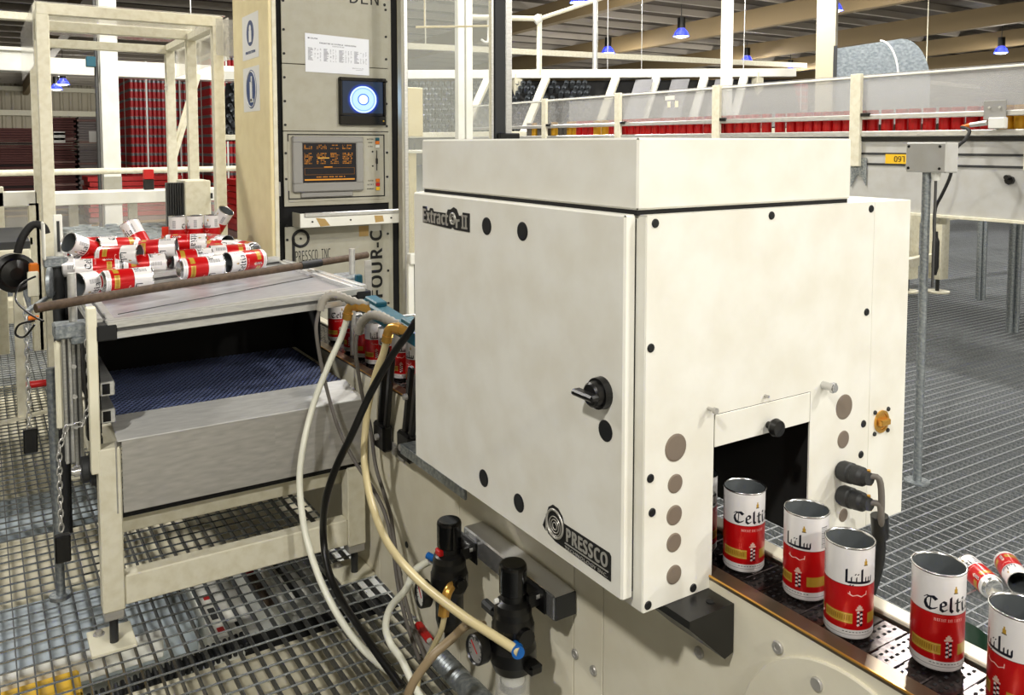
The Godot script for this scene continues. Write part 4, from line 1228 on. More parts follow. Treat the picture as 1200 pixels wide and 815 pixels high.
	profile(t, "cover_rail", fr + Vector3(0, 0.001, -0.023), Vector3(0.915, 0.838, -3.0), 0.045, 0.044)
	profile(t, "cover_rail", Vector3(0.28, 0.838, -2.87), Vector3(0.893, 0.858, -2.97), 0.04, 0.04)
	profile(t, "cover_rail", Vector3(0.868, 0.838, -3.02), Vector3(0.868, 0.838, -3.70), 0.04, 0.04)
	profile(t, "cover_rail", bl + Vector3(0.023, 0.001, 0), brr + Vector3(-0.04, 0.001, 0), 0.045, 0.044)
	for c in [fl + Vector3(-0.001, -0.004, 0.0), fr + Vector3(-0.006, -0.006, 0.0)]:
		part(t, "corner_cap", mb().box(c, Vector3(0.046, 0.040, 0.049), 0.003), M("plug_black"), "black plastic corner cap")
	# sheet in the cover
	var bs := Basis(Vector3(0, 0, 1), atan2(0.0235, 0.68))
	part(t, "cover_sheet", mb().box(Vector3(0.597, 0.836, -2.585), Vector3(0.64, 0.004, 0.54), 0.0, bs), M("sheet_metal"))
	part(t, "sheet_seam", mb().bar(Vector3(0.30, 0.829, -2.42), Vector3(0.90, 0.8495, -2.62), 0.004, 0.0015), M("alu_dark"))
	part(t, "rear_sheet", mb().box(Vector3(0.57, 0.836, -3.31), Vector3(0.60, 0.004, 0.76), 0.0, bs), M("sheet_metal"))

func make_table_gear() -> void:
	# wooden stick laid across the cover, dark tape round it
	var a := Vector3(0.108, 0.873, -2.371)
	var b := Vector3(1.157, 0.885, -2.784)
	var st := thing("wooden_stick", "long brown wooden stick laid slantwise across the cover frame, taped near its far end", "stick", a)
	part(st, "shaft", mb().tube([a, a.lerp(b, 0.3) + Vector3(0, 0.003, 0), a.lerp(b, 0.7), b], 0.012, 12, 4), M("wood_stick"))
	part(st, "tape_band", mb().cyl(a.lerp(b, 0.735), a.lerp(b, 0.81), 0.0135, 0.0135, 14), M("ink"), "dark tape wound round")
	# clamp stand at the front left: block, uprights, rods
	var c := thing("guide_clamp", "zinc plated clamp block with aluminium uprights and a rod at the table's left corner", "clamp", Vector3(0.19, 0.12, -2.45))
	part(c, "clamp_block", mb().box(Vector3(0.19, 0.80, -2.43), Vector3(0.085, 0.036, 0.07), 0.004).box(Vector3(0.205, 0.775, -2.42), Vector3(0.04, 0.02, 0.05), 0.003), M("galv"))
	part(c, "rod", mb().cyl(Vector3(0.195, 0.80, -2.44), Vector3(0.195, 0.945, -2.44), 0.0105, 0.0105, 14), M("steel"))
	profile(c, "upright", Vector3(0.1785, 0.785, -2.46), Vector3(0.1785, 0.44, -2.46), 0.022, 0.03, Vector3.BACK)
	profile(c, "upright", Vector3(0.2035, 0.785, -2.50), Vector3(0.2035, 0.40, -2.50), 0.022, 0.03, Vector3.BACK)
	part(c, "cover_strip", mb().span(Vector3(0.148, 0.545, -2.43), Vector3(0.164, 0.775, -2.415), 0.004), M("cream"))
	part(c, "zinc_pipe", mb().cyl(Vector3(0.150, 0.66, -2.62), Vector3(0.155, 0.0, -2.62), 0.012, 0.012, 14).cyl(Vector3(0.153, 0.0, -2.62), Vector3(0.153, 0.012, -2.62), 0.028, 0.028, 12), M("galv"))
	part(c, "dark_plate", mb().span(Vector3(0.218, 0.50, -2.47), Vector3(0.2245, 0.785, -2.42), 0.002), M("black_plastic"))
	for y in [0.70, 0.62, 0.54]:
		part(c, "plate_screw", mb().cyl(Vector3(0.1925, y, -2.44), Vector3(0.1925, y, -2.43), 0.006, 0.006, 10), M("steel"))
	# chains
	chain("link_chain", "zinc chain hung from the clamp block with a black weight at its end", [Vector3(0.222, 0.765, -2.395), Vector3(0.224, 0.70, -2.395), Vector3(0.226, 0.61, -2.395), Vector3(0.205, 0.555, -2.395), Vector3(0.17, 0.56, -2.395), Vector3(0.150, 0.50, -2.395), Vector3(0.148, 0.40, -2.395), Vector3(0.148, 0.277, -2.395)], Vector3(0.150, 0.24, -2.395))
	chain("link_chain", "thin zinc chain further left with a small dark weight", [Vector3(0.1, 0.795, -2.75), Vector3(0.1, 0.68, -2.75), Vector3(0.1, 0.57, -2.75), Vector3(0.098, 0.46, -2.75)], Vector3(0.10, 0.425, -2.75))
	solo("hook_bar", "thin bar holding the left zinc chain out from the guard column", "bar", mb().bar(Vector3(0.1, 0.80, -2.745), Vector3(0.19, 0.80, -3.05), 0.012, 0.012, 0.002), M("galv"))
	var rc := thing("release_cable", "black wire loop with an orange crimp hanging from the stick's end", "cable", Vector3(0.09, 0.80, -2.6))
	part(rc, "wire", mb().tube([Vector3(0.128, 0.90, -2.75), Vector3(0.09, 0.885, -2.72), Vector3(0.075, 0.85, -2.68), Vector3(0.10, 0.825, -2.6), Vector3(0.13, 0.815, -2.5)], 0.003, 6).tube([Vector3(0.115, 0.80, -2.6), Vector3(0.08, 0.79, -2.62), Vector3(0.07, 0.765, -2.62), Vector3(0.09, 0.755, -2.62), Vector3(0.115, 0.79, -2.6)], 0.003, 6), M("black_plastic"))
	part(rc, "crimp", mb().cyl(Vector3(0.10, 0.808, -2.6), Vector3(0.125, 0.808, -2.6), 0.006, 0.006, 8), M("orange"))
	solo("tie_rod", "short rod with a red sleeve behind the clamp uprights", "rod", mb().cyl(Vector3(0.10, 0.55, -2.9), Vector3(0.19, 0.55, -2.9), 0.011, 0.011, 10), M("red"))
	# right hand rods of the cover frame
	var r := thing("guide_clamp", "zinc clamp with an upright rod and a flat at the cover frame's right corner", "clamp", Vector3(0.99, 0.585, -2.5))
	part(r, "clamp_block", mb().box(Vector3(0.985, 0.845, -2.53), Vector3(0.06, 0.035, 0.11), 0.004).box(Vector3(0.985, 0.82, -2.58), Vector3(0.03, 0.03, 0.05), 0.003), M("galv"))
	part(r, "rod", mb().cyl(Vector3(1.0, 0.60, -2.53), Vector3(1.0, 0.945, -2.53), 0.0095, 0.0095, 14), M("steel"))
	part(r, "flat_bar", mb().box(Vector3(1.0, 0.86, -2.40), Vector3(0.022, 0.125, 0.006), 0.001), M("steel_dull"))
	part(r, "green_pad", mb().box(Vector3(0.985, 0.85, -2.44), Vector3(0.02, 0.05, 0.02), 0.003), M("teal"))

func chain(called: String, label: String, pts: Array, weight: Vector3) -> void:
	var t := thing(called, label, "chain", weight)
	var cv := Curve3D.new()
	for p in pts:
		cv.add_point(p)
	var l := cv.get_baked_length()
	var step := 0.0185
	var k := 0
	var s := 0.0
	while s < l:
		var c := cv.sample_baked(s)
		var d := (cv.sample_baked(minf(s + 0.008, l)) - cv.sample_baked(maxf(s - 0.008, 0.0))).normalized()
		var side := d.cross(Vector3(0.3, 0, 1)).normalized()
		if k % 2:
			side = d.cross(side).normalized()
		var lp := []
		for q in 9:
			var an := TAU * q / 8
			lp.append(c + d * (cos(an) * 0.0125) + side * (sin(an) * 0.0062))
		part(t, "chain_link", mb().tube(lp, 0.0021, 6, 1), M("steel"))
		s += step
		k += 1
	part(t, "weight", mb().box(weight, Vector3(0.036, 0.07, 0.026), 0.003), M("black_plastic"), "black block weight")

func make_can_pile() -> void:
	var g := "reject cans heaped on the feed table cover"
	# the ones that stand out in the photograph
	var named := [
		[Vector3(0.354, 0.8825, -2.665), Vector3(1.0, 0, -0.15), 2.4, "printed can lying nearest on the cover sheet, lettering to the right"],
		[Vector3(0.285, 0.8795, -2.70), Vector3(-0.9, 0, 0.55), 0.5, "white can lying with its dark open end left, behind the nearest can"],
		[Vector3(0.583, 0.890, -2.755), Vector3(1.0, 0, -0.12), 2.7, "printed can lying right of centre on the cover sheet before the cross rail"],
		[Vector3(0.735, 0.895, -2.80), Vector3(-0.95, 0, 0.3), 1.2, "printed can lying furthest right on the cover sheet, open end left"],
		[Vector3(0.289, 0.938, -3.06), Vector3(-0.78, 0.38, 0.5), 0.4, "tilted can atop the heap at left with its dark mouth up"],
		[Vector3(0.392, 0.932, -3.09), Vector3(-1.0, 0.05, 0.2), 3.4, "can lying atop the heap beside the tilted can"],
		[Vector3(0.492, 0.928, -3.0), Vector3(0.95, 0.05, 0.35), 2.2, "can atop the heap with its dark mouth pointing right"],
		[Vector3(0.465, 0.945, -3.17), Vector3(-0.3, 0.7, -0.4), 1.0, "can standing askew at the top of the heap"],
		[Vector3(0.375, 0.918, -2.965), Vector3(0.85, 0.05, 0.5), 1.7, "can at the front of the heap with lettering towards the camera"],
	]
	for p in named:
		copy(can_proto, lying(p[0], p[1], p[2]), p[3], g)
	var spots := [[0.312, -2.955, 0.1], [0.445, -2.955, 0.0], [0.60, -2.99, -0.1], [0.74, -3.02, 0.05], [0.29, -3.04, 0.3], [0.41, -3.045, -0.2], [0.54, -3.06, 0.2], [0.68, -3.09, -0.15], [0.81, -3.09, 1.3], [0.31, -3.13, -0.1], [0.44, -3.14, 0.15], [0.58, -3.15, -0.2], [0.74, -3.18, 0.6], [0.30, -3.24, 0.2], [0.43, -3.25, -0.25], [0.57, -3.25, 0.1], [0.70, -3.30, 0.8], [0.32, -3.36, 0.0], [0.47, -3.37, 0.3], [0.61, -3.40, -0.3], [0.78, -3.38, 1.2]]
	for s in spots:
		var an: float = s[2]
		var dir := Vector3(cos(an), 0, sin(an)) * (1.0 if rng.randf() < 0.5 else -1.0)
		copy(can_proto, lying(Vector3(s[0], 0.876 + 0.022 * s[0], s[1]), dir, rng.randf() * TAU), "printed can heaped behind the cross rail of the table cover", g)
	# second layer
	for s in [[0.60, -3.06, 0.25, 0.934], [0.33, -3.2, 0.1, 0.927]]:
		var an: float = s[2]
		var dir := Vector3(cos(an), 0, sin(an)) * (1.0 if rng.randf() < 0.5 else -1.0)
		copy(can_proto, lying(Vector3(s[0], s[3], s[1]), dir, rng.randf() * TAU), "printed can heaped behind the cross rail of the table cover", g)
	# orange red tray behind, with cans standing in it
	var tr := thing("reject_tray", "orange red sheet tray at the back of the table cover", "tray", Vector3(0.76, 0.846, -3.68))
	var xf := func(a: Vector3, b: Vector3) -> MB: return mb().span(a, b, 0.001)
	part(tr, "front_wall", xf.call(Vector3(0.645, 0.842, -3.60), Vector3(0.862, 0.882, -3.597)), M("red_tray"))
	part(tr, "back_wall", xf.call(Vector3(0.645, 0.842, -3.775), Vector3(0.862, 0.93, -3.772)), M("red_tray"))
	part(tr, "floor_sheet", xf.call(Vector3(0.645, 0.842, -3.775), Vector3(0.862, 0.845, -3.597)), M("red_tray"))
	part(tr, "end_wall", xf.call(Vector3(0.643, 0.842, -3.775), Vector3(0.646, 0.895, -3.597)), M("red_tray"))
	part(tr, "end_wall", xf.call(Vector3(0.861, 0.842, -3.775), Vector3(0.864, 0.895, -3.597)), M("red_tray"))
	var names := ["left", "middle", "right"]
	for k in 3:
		copy(can_proto, Transform3D(Basis(Vector3.UP, 4.4 + 0.4 * k), Vector3(0.684 + k * 0.07, 0.8455, -3.65)), "%s of the three cans standing in the orange red tray" % names[k], "cans in the reject tray")
	copy(can_proto, lying(Vector3(0.852, 0.945, -3.66), Vector3(0.35, 0.75, 0.45), 1.0), "white can leaning in the right end of the tray, mouth up", "cans in the reject tray")

# ---------------------------------------------------------------- control cabinet
func screen_image(kind: int) -> ImageTexture:
	var im: Image
	if kind == 0:
		# amber terminal page: header, four columns of figures, boxed line, footer bar
		im = Image.create(256, 192, false, Image.FORMAT_RGB8)
		im.fill(Color(0.045, 0.05, 0.10))
		var amber := Color(1.0, 0.62, 0.14)
		var r := RandomNumberGenerator.new()
		r.seed = 5
		for row in 12:
			var y := 8 + row * 8
			for c in [[8, 34], [66, 44], [132, 38], [190, 44]]:
				if row < 3 and c[0] == 132 and row == 1:
					continue
				var x: int = c[0]
				while x < c[0] + c[1]:
					var w := r.randi_range(2, 7)
					if r.randf() < 0.78 and not (row == 3 or row == 4):
						im.fill_rect(Rect2i(x, y, w, 5), amber.darkened(r.randf() * 0.4))
					x += w + 2
		im.fill_rect(Rect2i(70, 70, 56, 5), Color(1, 0.75, 0.3))
		im.fill_rect(Rect2i(8, 120, 240, 2), amber.darkened(0.45))
		im.fill_rect(Rect2i(8, 152, 240, 2), amber.darkened(0.45))
		im.fill_rect(Rect2i(8, 120, 2, 34), amber.darkened(0.45))
		im.fill_rect(Rect2i(246, 120, 2, 34), amber.darkened(0.45))
		im.fill_rect(Rect2i(100, 114, 40, 5), amber)
		im.fill_rect(Rect2i(8, 174, 240, 7), Color(1.0, 0.66, 0.2))
		for x in range(40, 200, 6):
			if r.randf() < 0.7:
				im.fill_rect(Rect2i(x, 162, 4, 5), amber)
	else:
		# inspection camera picture: bright ring of a can seen end-on
		im = Image.create(192, 160, false, Image.FORMAT_RGB8)
		for y in 160:
			for x in 192:
				var d := Vector2(x - 98, y - 84).length()
				var c := Color(0.10, 0.16, 0.24)
				if d < 78:
					c = Color(0.05, 0.22, 0.75).lerp(Color(0.10, 0.16, 0.24), clampf((d - 62) / 16.0, 0, 1))
				if d < 63:
					c = Color(0.85, 0.95, 1.0)
				if d < 56:
					c = Color(0.55, 0.72, 0.95)
				if d < 50:
					c = Color(0.72, 0.86, 1.0)
				if d < 27:
					c = Color(0.15, 0.42, 0.85)
				if d < 22:
					c = Color(0.95, 0.99, 1.0)
				if y > 148:
					c = Color(0.02, 0.02, 0.05)
				im.set_pixel(x, y, c)
	return ImageTexture.create_from_image(im)

func face_quad(root: Node3D, called: String, x0: float, y0: float, x1: float, y1: float, z: float, m: Material, label := "") -> MeshInstance3D:
	var b := mb()
	b.quad(Vector3(x0, y0, z), Vector3(x1, y0, z), Vector3(x1, y1, z), Vector3(x0, y1, z), Vector3.BACK)
	return part(root, called, b, m, label)

func make_control_cabinet() -> void:
	var z := -3.53
	var t := thing("control_cabinet", "tall control cabinet with a grey beige rack front, two screens and a cream side", "cabinet", Vector3(1.34, 0, -3.8))
	var top := 2.45
	# shell: cream side, back, dark recess
	part(t, "cream_side", mb().span(Vector3(1.03, 0.0, -4.06), Vector3(1.05, top, z + 0.03), 0.003), M("cabinet_cream"))
	part(t, "side_trim", mb().span(Vector3(1.044, 0.0, z + 0.02), Vector3(1.062, top, z + 0.036), 0.002), M("frame_cream"))
	part(t, "shell", mb().span(Vector3(1.05, 0.0, -4.06), Vector3(1.66, top, -4.04)).span(Vector3(1.05, top - 0.02, -4.06), Vector3(1.66, top, z)).span(Vector3(1.63, 0, -4.06), Vector3(1.65, top, z)), M("cabinet_cream"))
	part(t, "dark_recess", mb().span(Vector3(1.052, 0.0, z - 0.02), Vector3(1.64, top - 0.02, z - 0.012)), M("black_void"))
	# rack front in plates
	var plates := [[1.62, top - 0.03], [1.335, 1.617], [1.012, 1.332], [0.30, 0.925]]
	for p in plates:
		part(t, "front_plate", mb().span(Vector3(1.095, p[0], z - 0.006), Vector3(1.578, p[1], z), 0.0015), M("cabinet_grey"))
	for y in [2.05, 1.88, 1.76, 1.66, 1.56, 1.46, 1.36, 1.24, 1.13, 0.93, 0.87, 0.70, 0.55]:
		for x in [1.104, 1.569]:
			part(t, "rack_screw", mb().cyl(Vector3(x, y, z), Vector3(x, y, z + 0.003), 0.0055, 0.0055, 10), M("ink"))
	part(t, "edge_strip", mb().span(Vector3(1.579, 0.3, z - 0.012), Vector3(1.596, top - 0.03, z - 0.004)), M("cabinet_grey"))
	# paper table taped to the front
	var pim := Image.create(384, 272, false, Image.FORMAT_RGB8)
	pim.fill(Color(0.90, 0.91, 0.94))
	var r := RandomNumberGenerator.new()
	r.seed = 9
	pim.fill_rect(Rect2i(16, 28, 10, 8), Color(0.25, 0.25, 0.35))
	stamp(pim, "CELTIA", "Droid Sans", true, Rect2(30, 28, 44, 9), Color(0.2, 0.2, 0.3))
	stamp(pim, "PARAMETRES DE CONTROLE - LIGNE BOITES", "Droid Sans", true, Rect2(84, 56, 220, 9), Color(0.25, 0.25, 0.3))
	stamp(pim, "INSPECTION", "Droid Sans", false, Rect2(160, 72, 70, 8), Color(0.35, 0.35, 0.4))
	for c in 4:
		for row in 13:
			var x := 16 + c * 92
			var y := 100 + row * 7
			pim.fill_rect(Rect2i(x, y, r.randi_range(16, 30), 3), Color(0.35, 0.35, 0.42))
			for q in 3:
				if r.randf() < 0.7:
					pim.fill_rect(Rect2i(x + 38 + q * 16, y, r.randi_range(3, 8), 3), Color(0.5, 0.5, 0.56))
	stamp(pim, "SERVICE QUALITE", "Droid Sans", false, Rect2(280, 222, 70, 7), Color(0.35, 0.35, 0.4))
	pim.fill_rect(Rect2i(300, 236, 44, 2), Color(0.5, 0.5, 0.55))
	var pm := StandardMaterial3D.new()
	pm.albedo_texture = ImageTexture.create_from_image(pim)
	pm.roughness = 0.7
	var pa := thing("paper_sheet", "printed white table of figures taped to the cabinet above the monitor", "paper", Vector3(1.34, 1.585, z + 0.002))
	var pb := mb()
	pb.quad(Vector3(1.195, 1.588, z + 0.0025), Vector3(1.486, 1.583, z + 0.0025), Vector3(1.486, 1.742, z + 0.0035), Vector3(1.195, 1.752, z + 0.0035), Vector3.BACK)
	part(pa, "printed_face", pb, pm)
	part(pa, "sheet_back", mb().span(Vector3(1.196, 1.588, z + 0.0005), Vector3(1.485, 1.742, z + 0.0015)), M("paper"))
	# small inspection monitor
	var mo := thing("monitor", "small black monitor showing a glowing blue and white ring", "monitor", Vector3(1.45, 1.363, z))
	part(mo, "housing", mb().span(Vector3(1.341, 1.363, z - 0.004), Vector3(1.560, 1.571, z + 0.012), 0.004).span(Vector3(1.3412, 1.404, z + 0.01), Vector3(1.354, 1.557, z + 0.0216), 0.003).span(Vector3(1.547, 1.404, z + 0.01), Vector3(1.5598, 1.557, z + 0.0216), 0.003).span(Vector3(1.3408, 1.556, z + 0.01), Vector3(1.5602, 1.5712, z + 0.022), 0.003).span(Vector3(1.3408, 1.3628, z + 0.01), Vector3(1.560, 1.405, z + 0.020), 0.003), M("black_gloss"))
	var sm := StandardMaterial3D.new()
	sm.albedo_color = Color(0.02, 0.02, 0.02)
	sm.roughness = 0.15
	sm.emission_enabled = true
	sm.emission_texture = screen_image(1)
	sm.emission_operator = BaseMaterial3D.EMISSION_OP_MULTIPLY
	sm.emission = Color.WHITE
	sm.emission_energy_multiplier = 1.5
	face_quad(mo, "screen", 1.355, 1.405, 1.546, 1.555, z + 0.0135, sm, "glowing picture of a can end")
	part(mo, "power_light", mb().cyl(Vector3(1.545, 1.382, z + 0.02), Vector3(1.545, 1.382, z + 0.022), 0.003, 0.003, 8), M("yellow"))
	screen_light(mo, Vector3(0, 0.115, 0.03), Color(0.6, 0.8, 1.0), 0.05, Vector2(0.18, 0.14))
	# terminal set in a bordered panel
	var te := thing("terminal", "grey framed terminal with amber text in a black bordered panel", "terminal", Vector3(1.33, 1.03, z))
	part(te, "panel_plate", mb().span(Vector3(1.112, 1.030, z), Vector3(1.556, 1.322, z + 0.003), 0.001), M("cabinet_grey"))
	var bd := mb()
	bd.span(Vector3(1.112, 1.317, z + 0.002), Vector3(1.556, 1.322, z + 0.0045)).span(Vector3(1.112, 1.042, z + 0.002), Vector3(1.556, 1.047, z + 0.0045)).span(Vector3(1.551, 1.042, z + 0.002), Vector3(1.556, 1.322, z + 0.0045)).span(Vector3(1.112, 1.29, z + 0.002), Vector3(1.116, 1.32, z + 0.0045)).span(Vector3(1.112, 1.042, z + 0.002), Vector3(1.116, 1.08, z + 0.0045))
	part(te, "border_line", bd, M("ink"))
	var fz := z + 0.014
	var bez := mb()
	bez.span(Vector3(1.128, 1.283, z), Vector3(1.448, 1.312, fz + 0.008), 0.005).span(Vector3(1.128, 1.072, z), Vector3(1.448, 1.112, fz + 0.008), 0.005).span(Vector3(1.1285, 1.1085, z), Vector3(1.172, 1.287, fz + 0.0075), 0.004).span(Vector3(1.414, 1.1085, z), Vector3(1.4475, 1.287, fz + 0.0075), 0.004).span(Vector3(1.165, 1.049, z), Vector3(1.40, 1.071, fz - 0.002), 0.003)
	part(te, "bezel", bez, M("grey_plastic"))
	var am := StandardMaterial3D.new()
	am.albedo_color = Color(0.02, 0.02, 0.03)
	am.roughness = 0.15
	am.emission_enabled = true
	am.emission_texture = screen_image(0)
	am.emission_operator = BaseMaterial3D.EMISSION_OP_MULTIPLY
	am.emission = Color.WHITE
	am.emission_energy_multiplier = 0.9
	face_quad(te, "screen", 1.172, 1.112, 1.414, 1.283, fz + 0.002, am, "dark screen with rows of amber text")
	screen_light(te, Vector3(-0.04, 0.17, 0.05), Color(1.0, 0.7, 0.3), 0.015, Vector2(0.22, 0.15))
	var row := 0
	for y in [1.30, 1.285, 1.268]:
		part(te, "push_button", mb().span(Vector3(1.512, y - 0.007, z), Vector3(1.530, y + 0.007, z + 0.008), 0.001), M(["teal", "orange", "label_white"][row]))
		part(te, "button_text", letters(["MASTER", "STOP", "ON"][row], "Droid Sans", false, 0.03 if row == 0 else 0.02, 0.006, 0.0008, Transform3D(Basis.IDENTITY, Vector3(1.487, y, z + 0.003))), M("ink"))
		row += 1
	part(te, "key_switch", mb().span(Vector3(1.516, 1.16, z), Vector3(1.519, 1.25, z + 0.006)).span(Vector3(1.513, 1.19, z), Vector3(1.522, 1.215, z + 0.008), 0.001), M("ink"))
	for y in [1.245, 1.18]:
		part(te, "panel_screw", mb().cyl(Vector3(1.498, y, z), Vector3(1.498, y, z + 0.005), 0.004, 0.004, 8), M("ink"))
	row = 0
	for y in [1.115, 1.097, 1.078]:
		part(te, "push_button", mb().span(Vector3(1.512, y - 0.0075, z), Vector3(1.530, y + 0.0075, z + 0.008), 0.001), M(["orange", "red", "yellow"][row]))
		part(te, "button_text", letters(["ALARM", "RESET", "MEMORY"][row], "Droid Sans", false, 0.026 + 0.004 * row, 0.006, 0.0008, Transform3D(Basis.IDENTITY, Vector3(1.487, y, z + 0.003))), M("ink"))
		row += 1
	# keyboard shelf pulled out of the front
	var sh := thing("keyboard_shelf", "off white keyboard shelf with peeled tape patches sticking out below the terminal", "shelf", Vector3(1.37, 0.925, z + 0.05))
	part(sh, "shelf_front", mb().span(Vector3(1.128, 0.928, z + 0.10), Vector3(1.585, 0.988, z + 0.104), 0.0015), M("white_paint"))
	part(sh, "shelf_lip", mb().span(Vector3(1.145, 0.972, z + 0.103), Vector3(1.575, 0.990, z + 0.112), 0.003), M("alu"))
	part(sh, "shelf_tray", mb().span(Vector3(1.13, 0.968, z), Vector3(1.583, 0.972, z + 0.10)), M("grey_plastic"))
	part(sh, "shelf_end", mb().span(Vector3(1.128, 0.928, z), Vector3(1.131, 0.988, z + 0.10)), M("cabinet_grey"))
	for x in [1.18, 1.35, 1.54]:
		part(sh, "shelf_screw", mb().cyl(Vector3(x, 0.952, z + 0.104), Vector3(x, 0.952, z + 0.107), 0.004, 0.004, 8), M("ink"))
	part(sh, "tape_patch", mb().prism(PackedVector2Array([Vector2(1.195, 0.968), Vector2(1.235, 0.962), Vector2(1.258, 0.932), Vector2(1.215, 0.93)]), 0.0008, Transform3D(Basis.IDENTITY, Vector3(0, 0, z + 0.104))), M("tape_patch"))
	part(sh, "tape_patch", mb().prism(PackedVector2Array([Vector2(1.46, 0.966), Vector2(1.50, 0.964), Vector2(1.505, 0.938), Vector2(1.465, 0.935)]), 0.0008, Transform3D(Basis.IDENTITY, Vector3(0, 0, z + 0.104))), M("tape_patch"))
	# lettering on the lower plate
	part(t, "sign_letters", letters("PRESSCO INC", "Droid Sans Mono", false, 0.157, 0.046, 0.001, Transform3D(Basis(Vector3(0, 0, 1), 0.02), Vector3(1.217, 0.797, z))), M("ink"), "black stencilled maker's name")
	var lg := mb().torus(Vector3(1.163, 0.872, z + 0.001), Vector3.BACK, 0.034, 0.0062, 32)
	lg.span(Vector3(1.124, 0.775, z), Vector3(1.137, 0.874, z + 0.0015)).cyl(Vector3(1.163, 0.872, z), Vector3(1.163, 0.872, z + 0.002), 0.005, 0.005, 10)
	part(t, "sign_letters", lg, M("ink"), "black ringed letter P")
	part(t, "sign_letters", letters("IES FOUR-C", "Droid Sans", true, 0.47, 0.060, 0.001, Transform3D(Basis(Vector3(0, 0, 1), PI / 2), Vector3(1.512, 0.655, z))), M("ink"), "black lettering reading upwards")
	part(t, "sign_letters", letters("DEN.", "Droid Sans Mono", true, 0.17, 0.06, 0.001, Transform3D(Basis.IDENTITY, Vector3(1.485, 1.925, z))), M("ink"))
	part(t, "tape_patch", mb().span(Vector3(1.43, 0.865, z), Vector3(1.475, 0.912, z + 0.001)), M("tape_patch"))
	part(t, "small_label", mb().span(Vector3(1.478, 0.885, z), Vector3(1.535, 0.915, z + 0.001)), M("label_white"))
	# door lock on the cream side
	part(t, "latch", mb().span(Vector3(1.062, 1.06, z + 0.02), Vector3(1.07, 1.12, z + 0.034), 0.002), M("steel_dull"))
	# safety stickers on the cream side
	var xs := 1.0295
	sticker("white sticker with a blue disc and figure high on the cream cabinet side", -3.765, 1.75, 0.255, 0.195, true)
	sticker("white sticker with a blue ringed oval lower on the cream cabinet side", -3.765, 1.52, 0.255, 0.195, false)

func screen_light(root: Node3D, at: Vector3, c: Color, e: float, size: Vector2) -> void:
	var l := AreaLight3D.new()
	l.name = "screen_light"
	l.area_size = size
	l.light_color = c
	l.light_energy = e
	l.shadow_enabled = true
	l.position = at
	l.rotation = Vector3(0, PI, 0)
	root.add_child(l)

func sticker(label: String, z: float, y: float, w: float, h: float, first: bool) -> void:
	var x := 1.0298
	var t := thing("safety_sticker", label, "sticker", Vector3(x, y - h / 2, z), "safety stickers on the cream side")
	var xf := Transform3D(Basis(Vector3(0, 0, 1), Vector3.UP, Vector3(-1, 0, 0)), Vector3(x, y, z))
	part(t, "sheet", mb().box(Vector3(x - 0.0004, y, z), Vector3(0.0006, h, w)), M("label_white"))
	var c := Vector3(x - 0.0008, y + (0.015 if first else 0.0), z)
	var r := 0.056 if first else 0.085
	part(t, "disc", mb().cyl(c, c + Vector3(-0.0006, 0, 0), r, r, 32), M("sticker_blue"))
	var f := mb()
	if first:
		f.cyl(c + Vector3(-0.0006, 0.02, 0), c + Vector3(-0.0012, 0.02, 0), 0.016, 0.016, 16)
		f.box(c + Vector3(-0.0009, -0.014, 0), Vector3(0.0006, 0.05, 0.04), 0.0)
		part(t, "figure", f, M("label_white"))
		part(t, "caption", letters("PROTECTION", "Droid Sans", true, 0.15, 0.012, 0.0006, xf * Transform3D(Basis.IDENTITY, Vector3(0, -0.068, 0.0012))), M("sticker_blue"))
	else:
		f.torus(c + Vector3(-0.001, 0, 0), Vector3.LEFT, 0.078, 0.0022, 32)
		f.box(c + Vector3(-0.0009, -0.01, -0.002), Vector3(0.0006, 0.085, 0.035))
		f.box(c + Vector3(-0.0009, 0.042, 0.006), Vector3(0.0006, 0.03, 0.016))
		f.box(c + Vector3(-0.0009, -0.05, 0.008), Vector3(0.0006, 0.016, 0.05))
		part(t, "figure", f, M("label_white"))

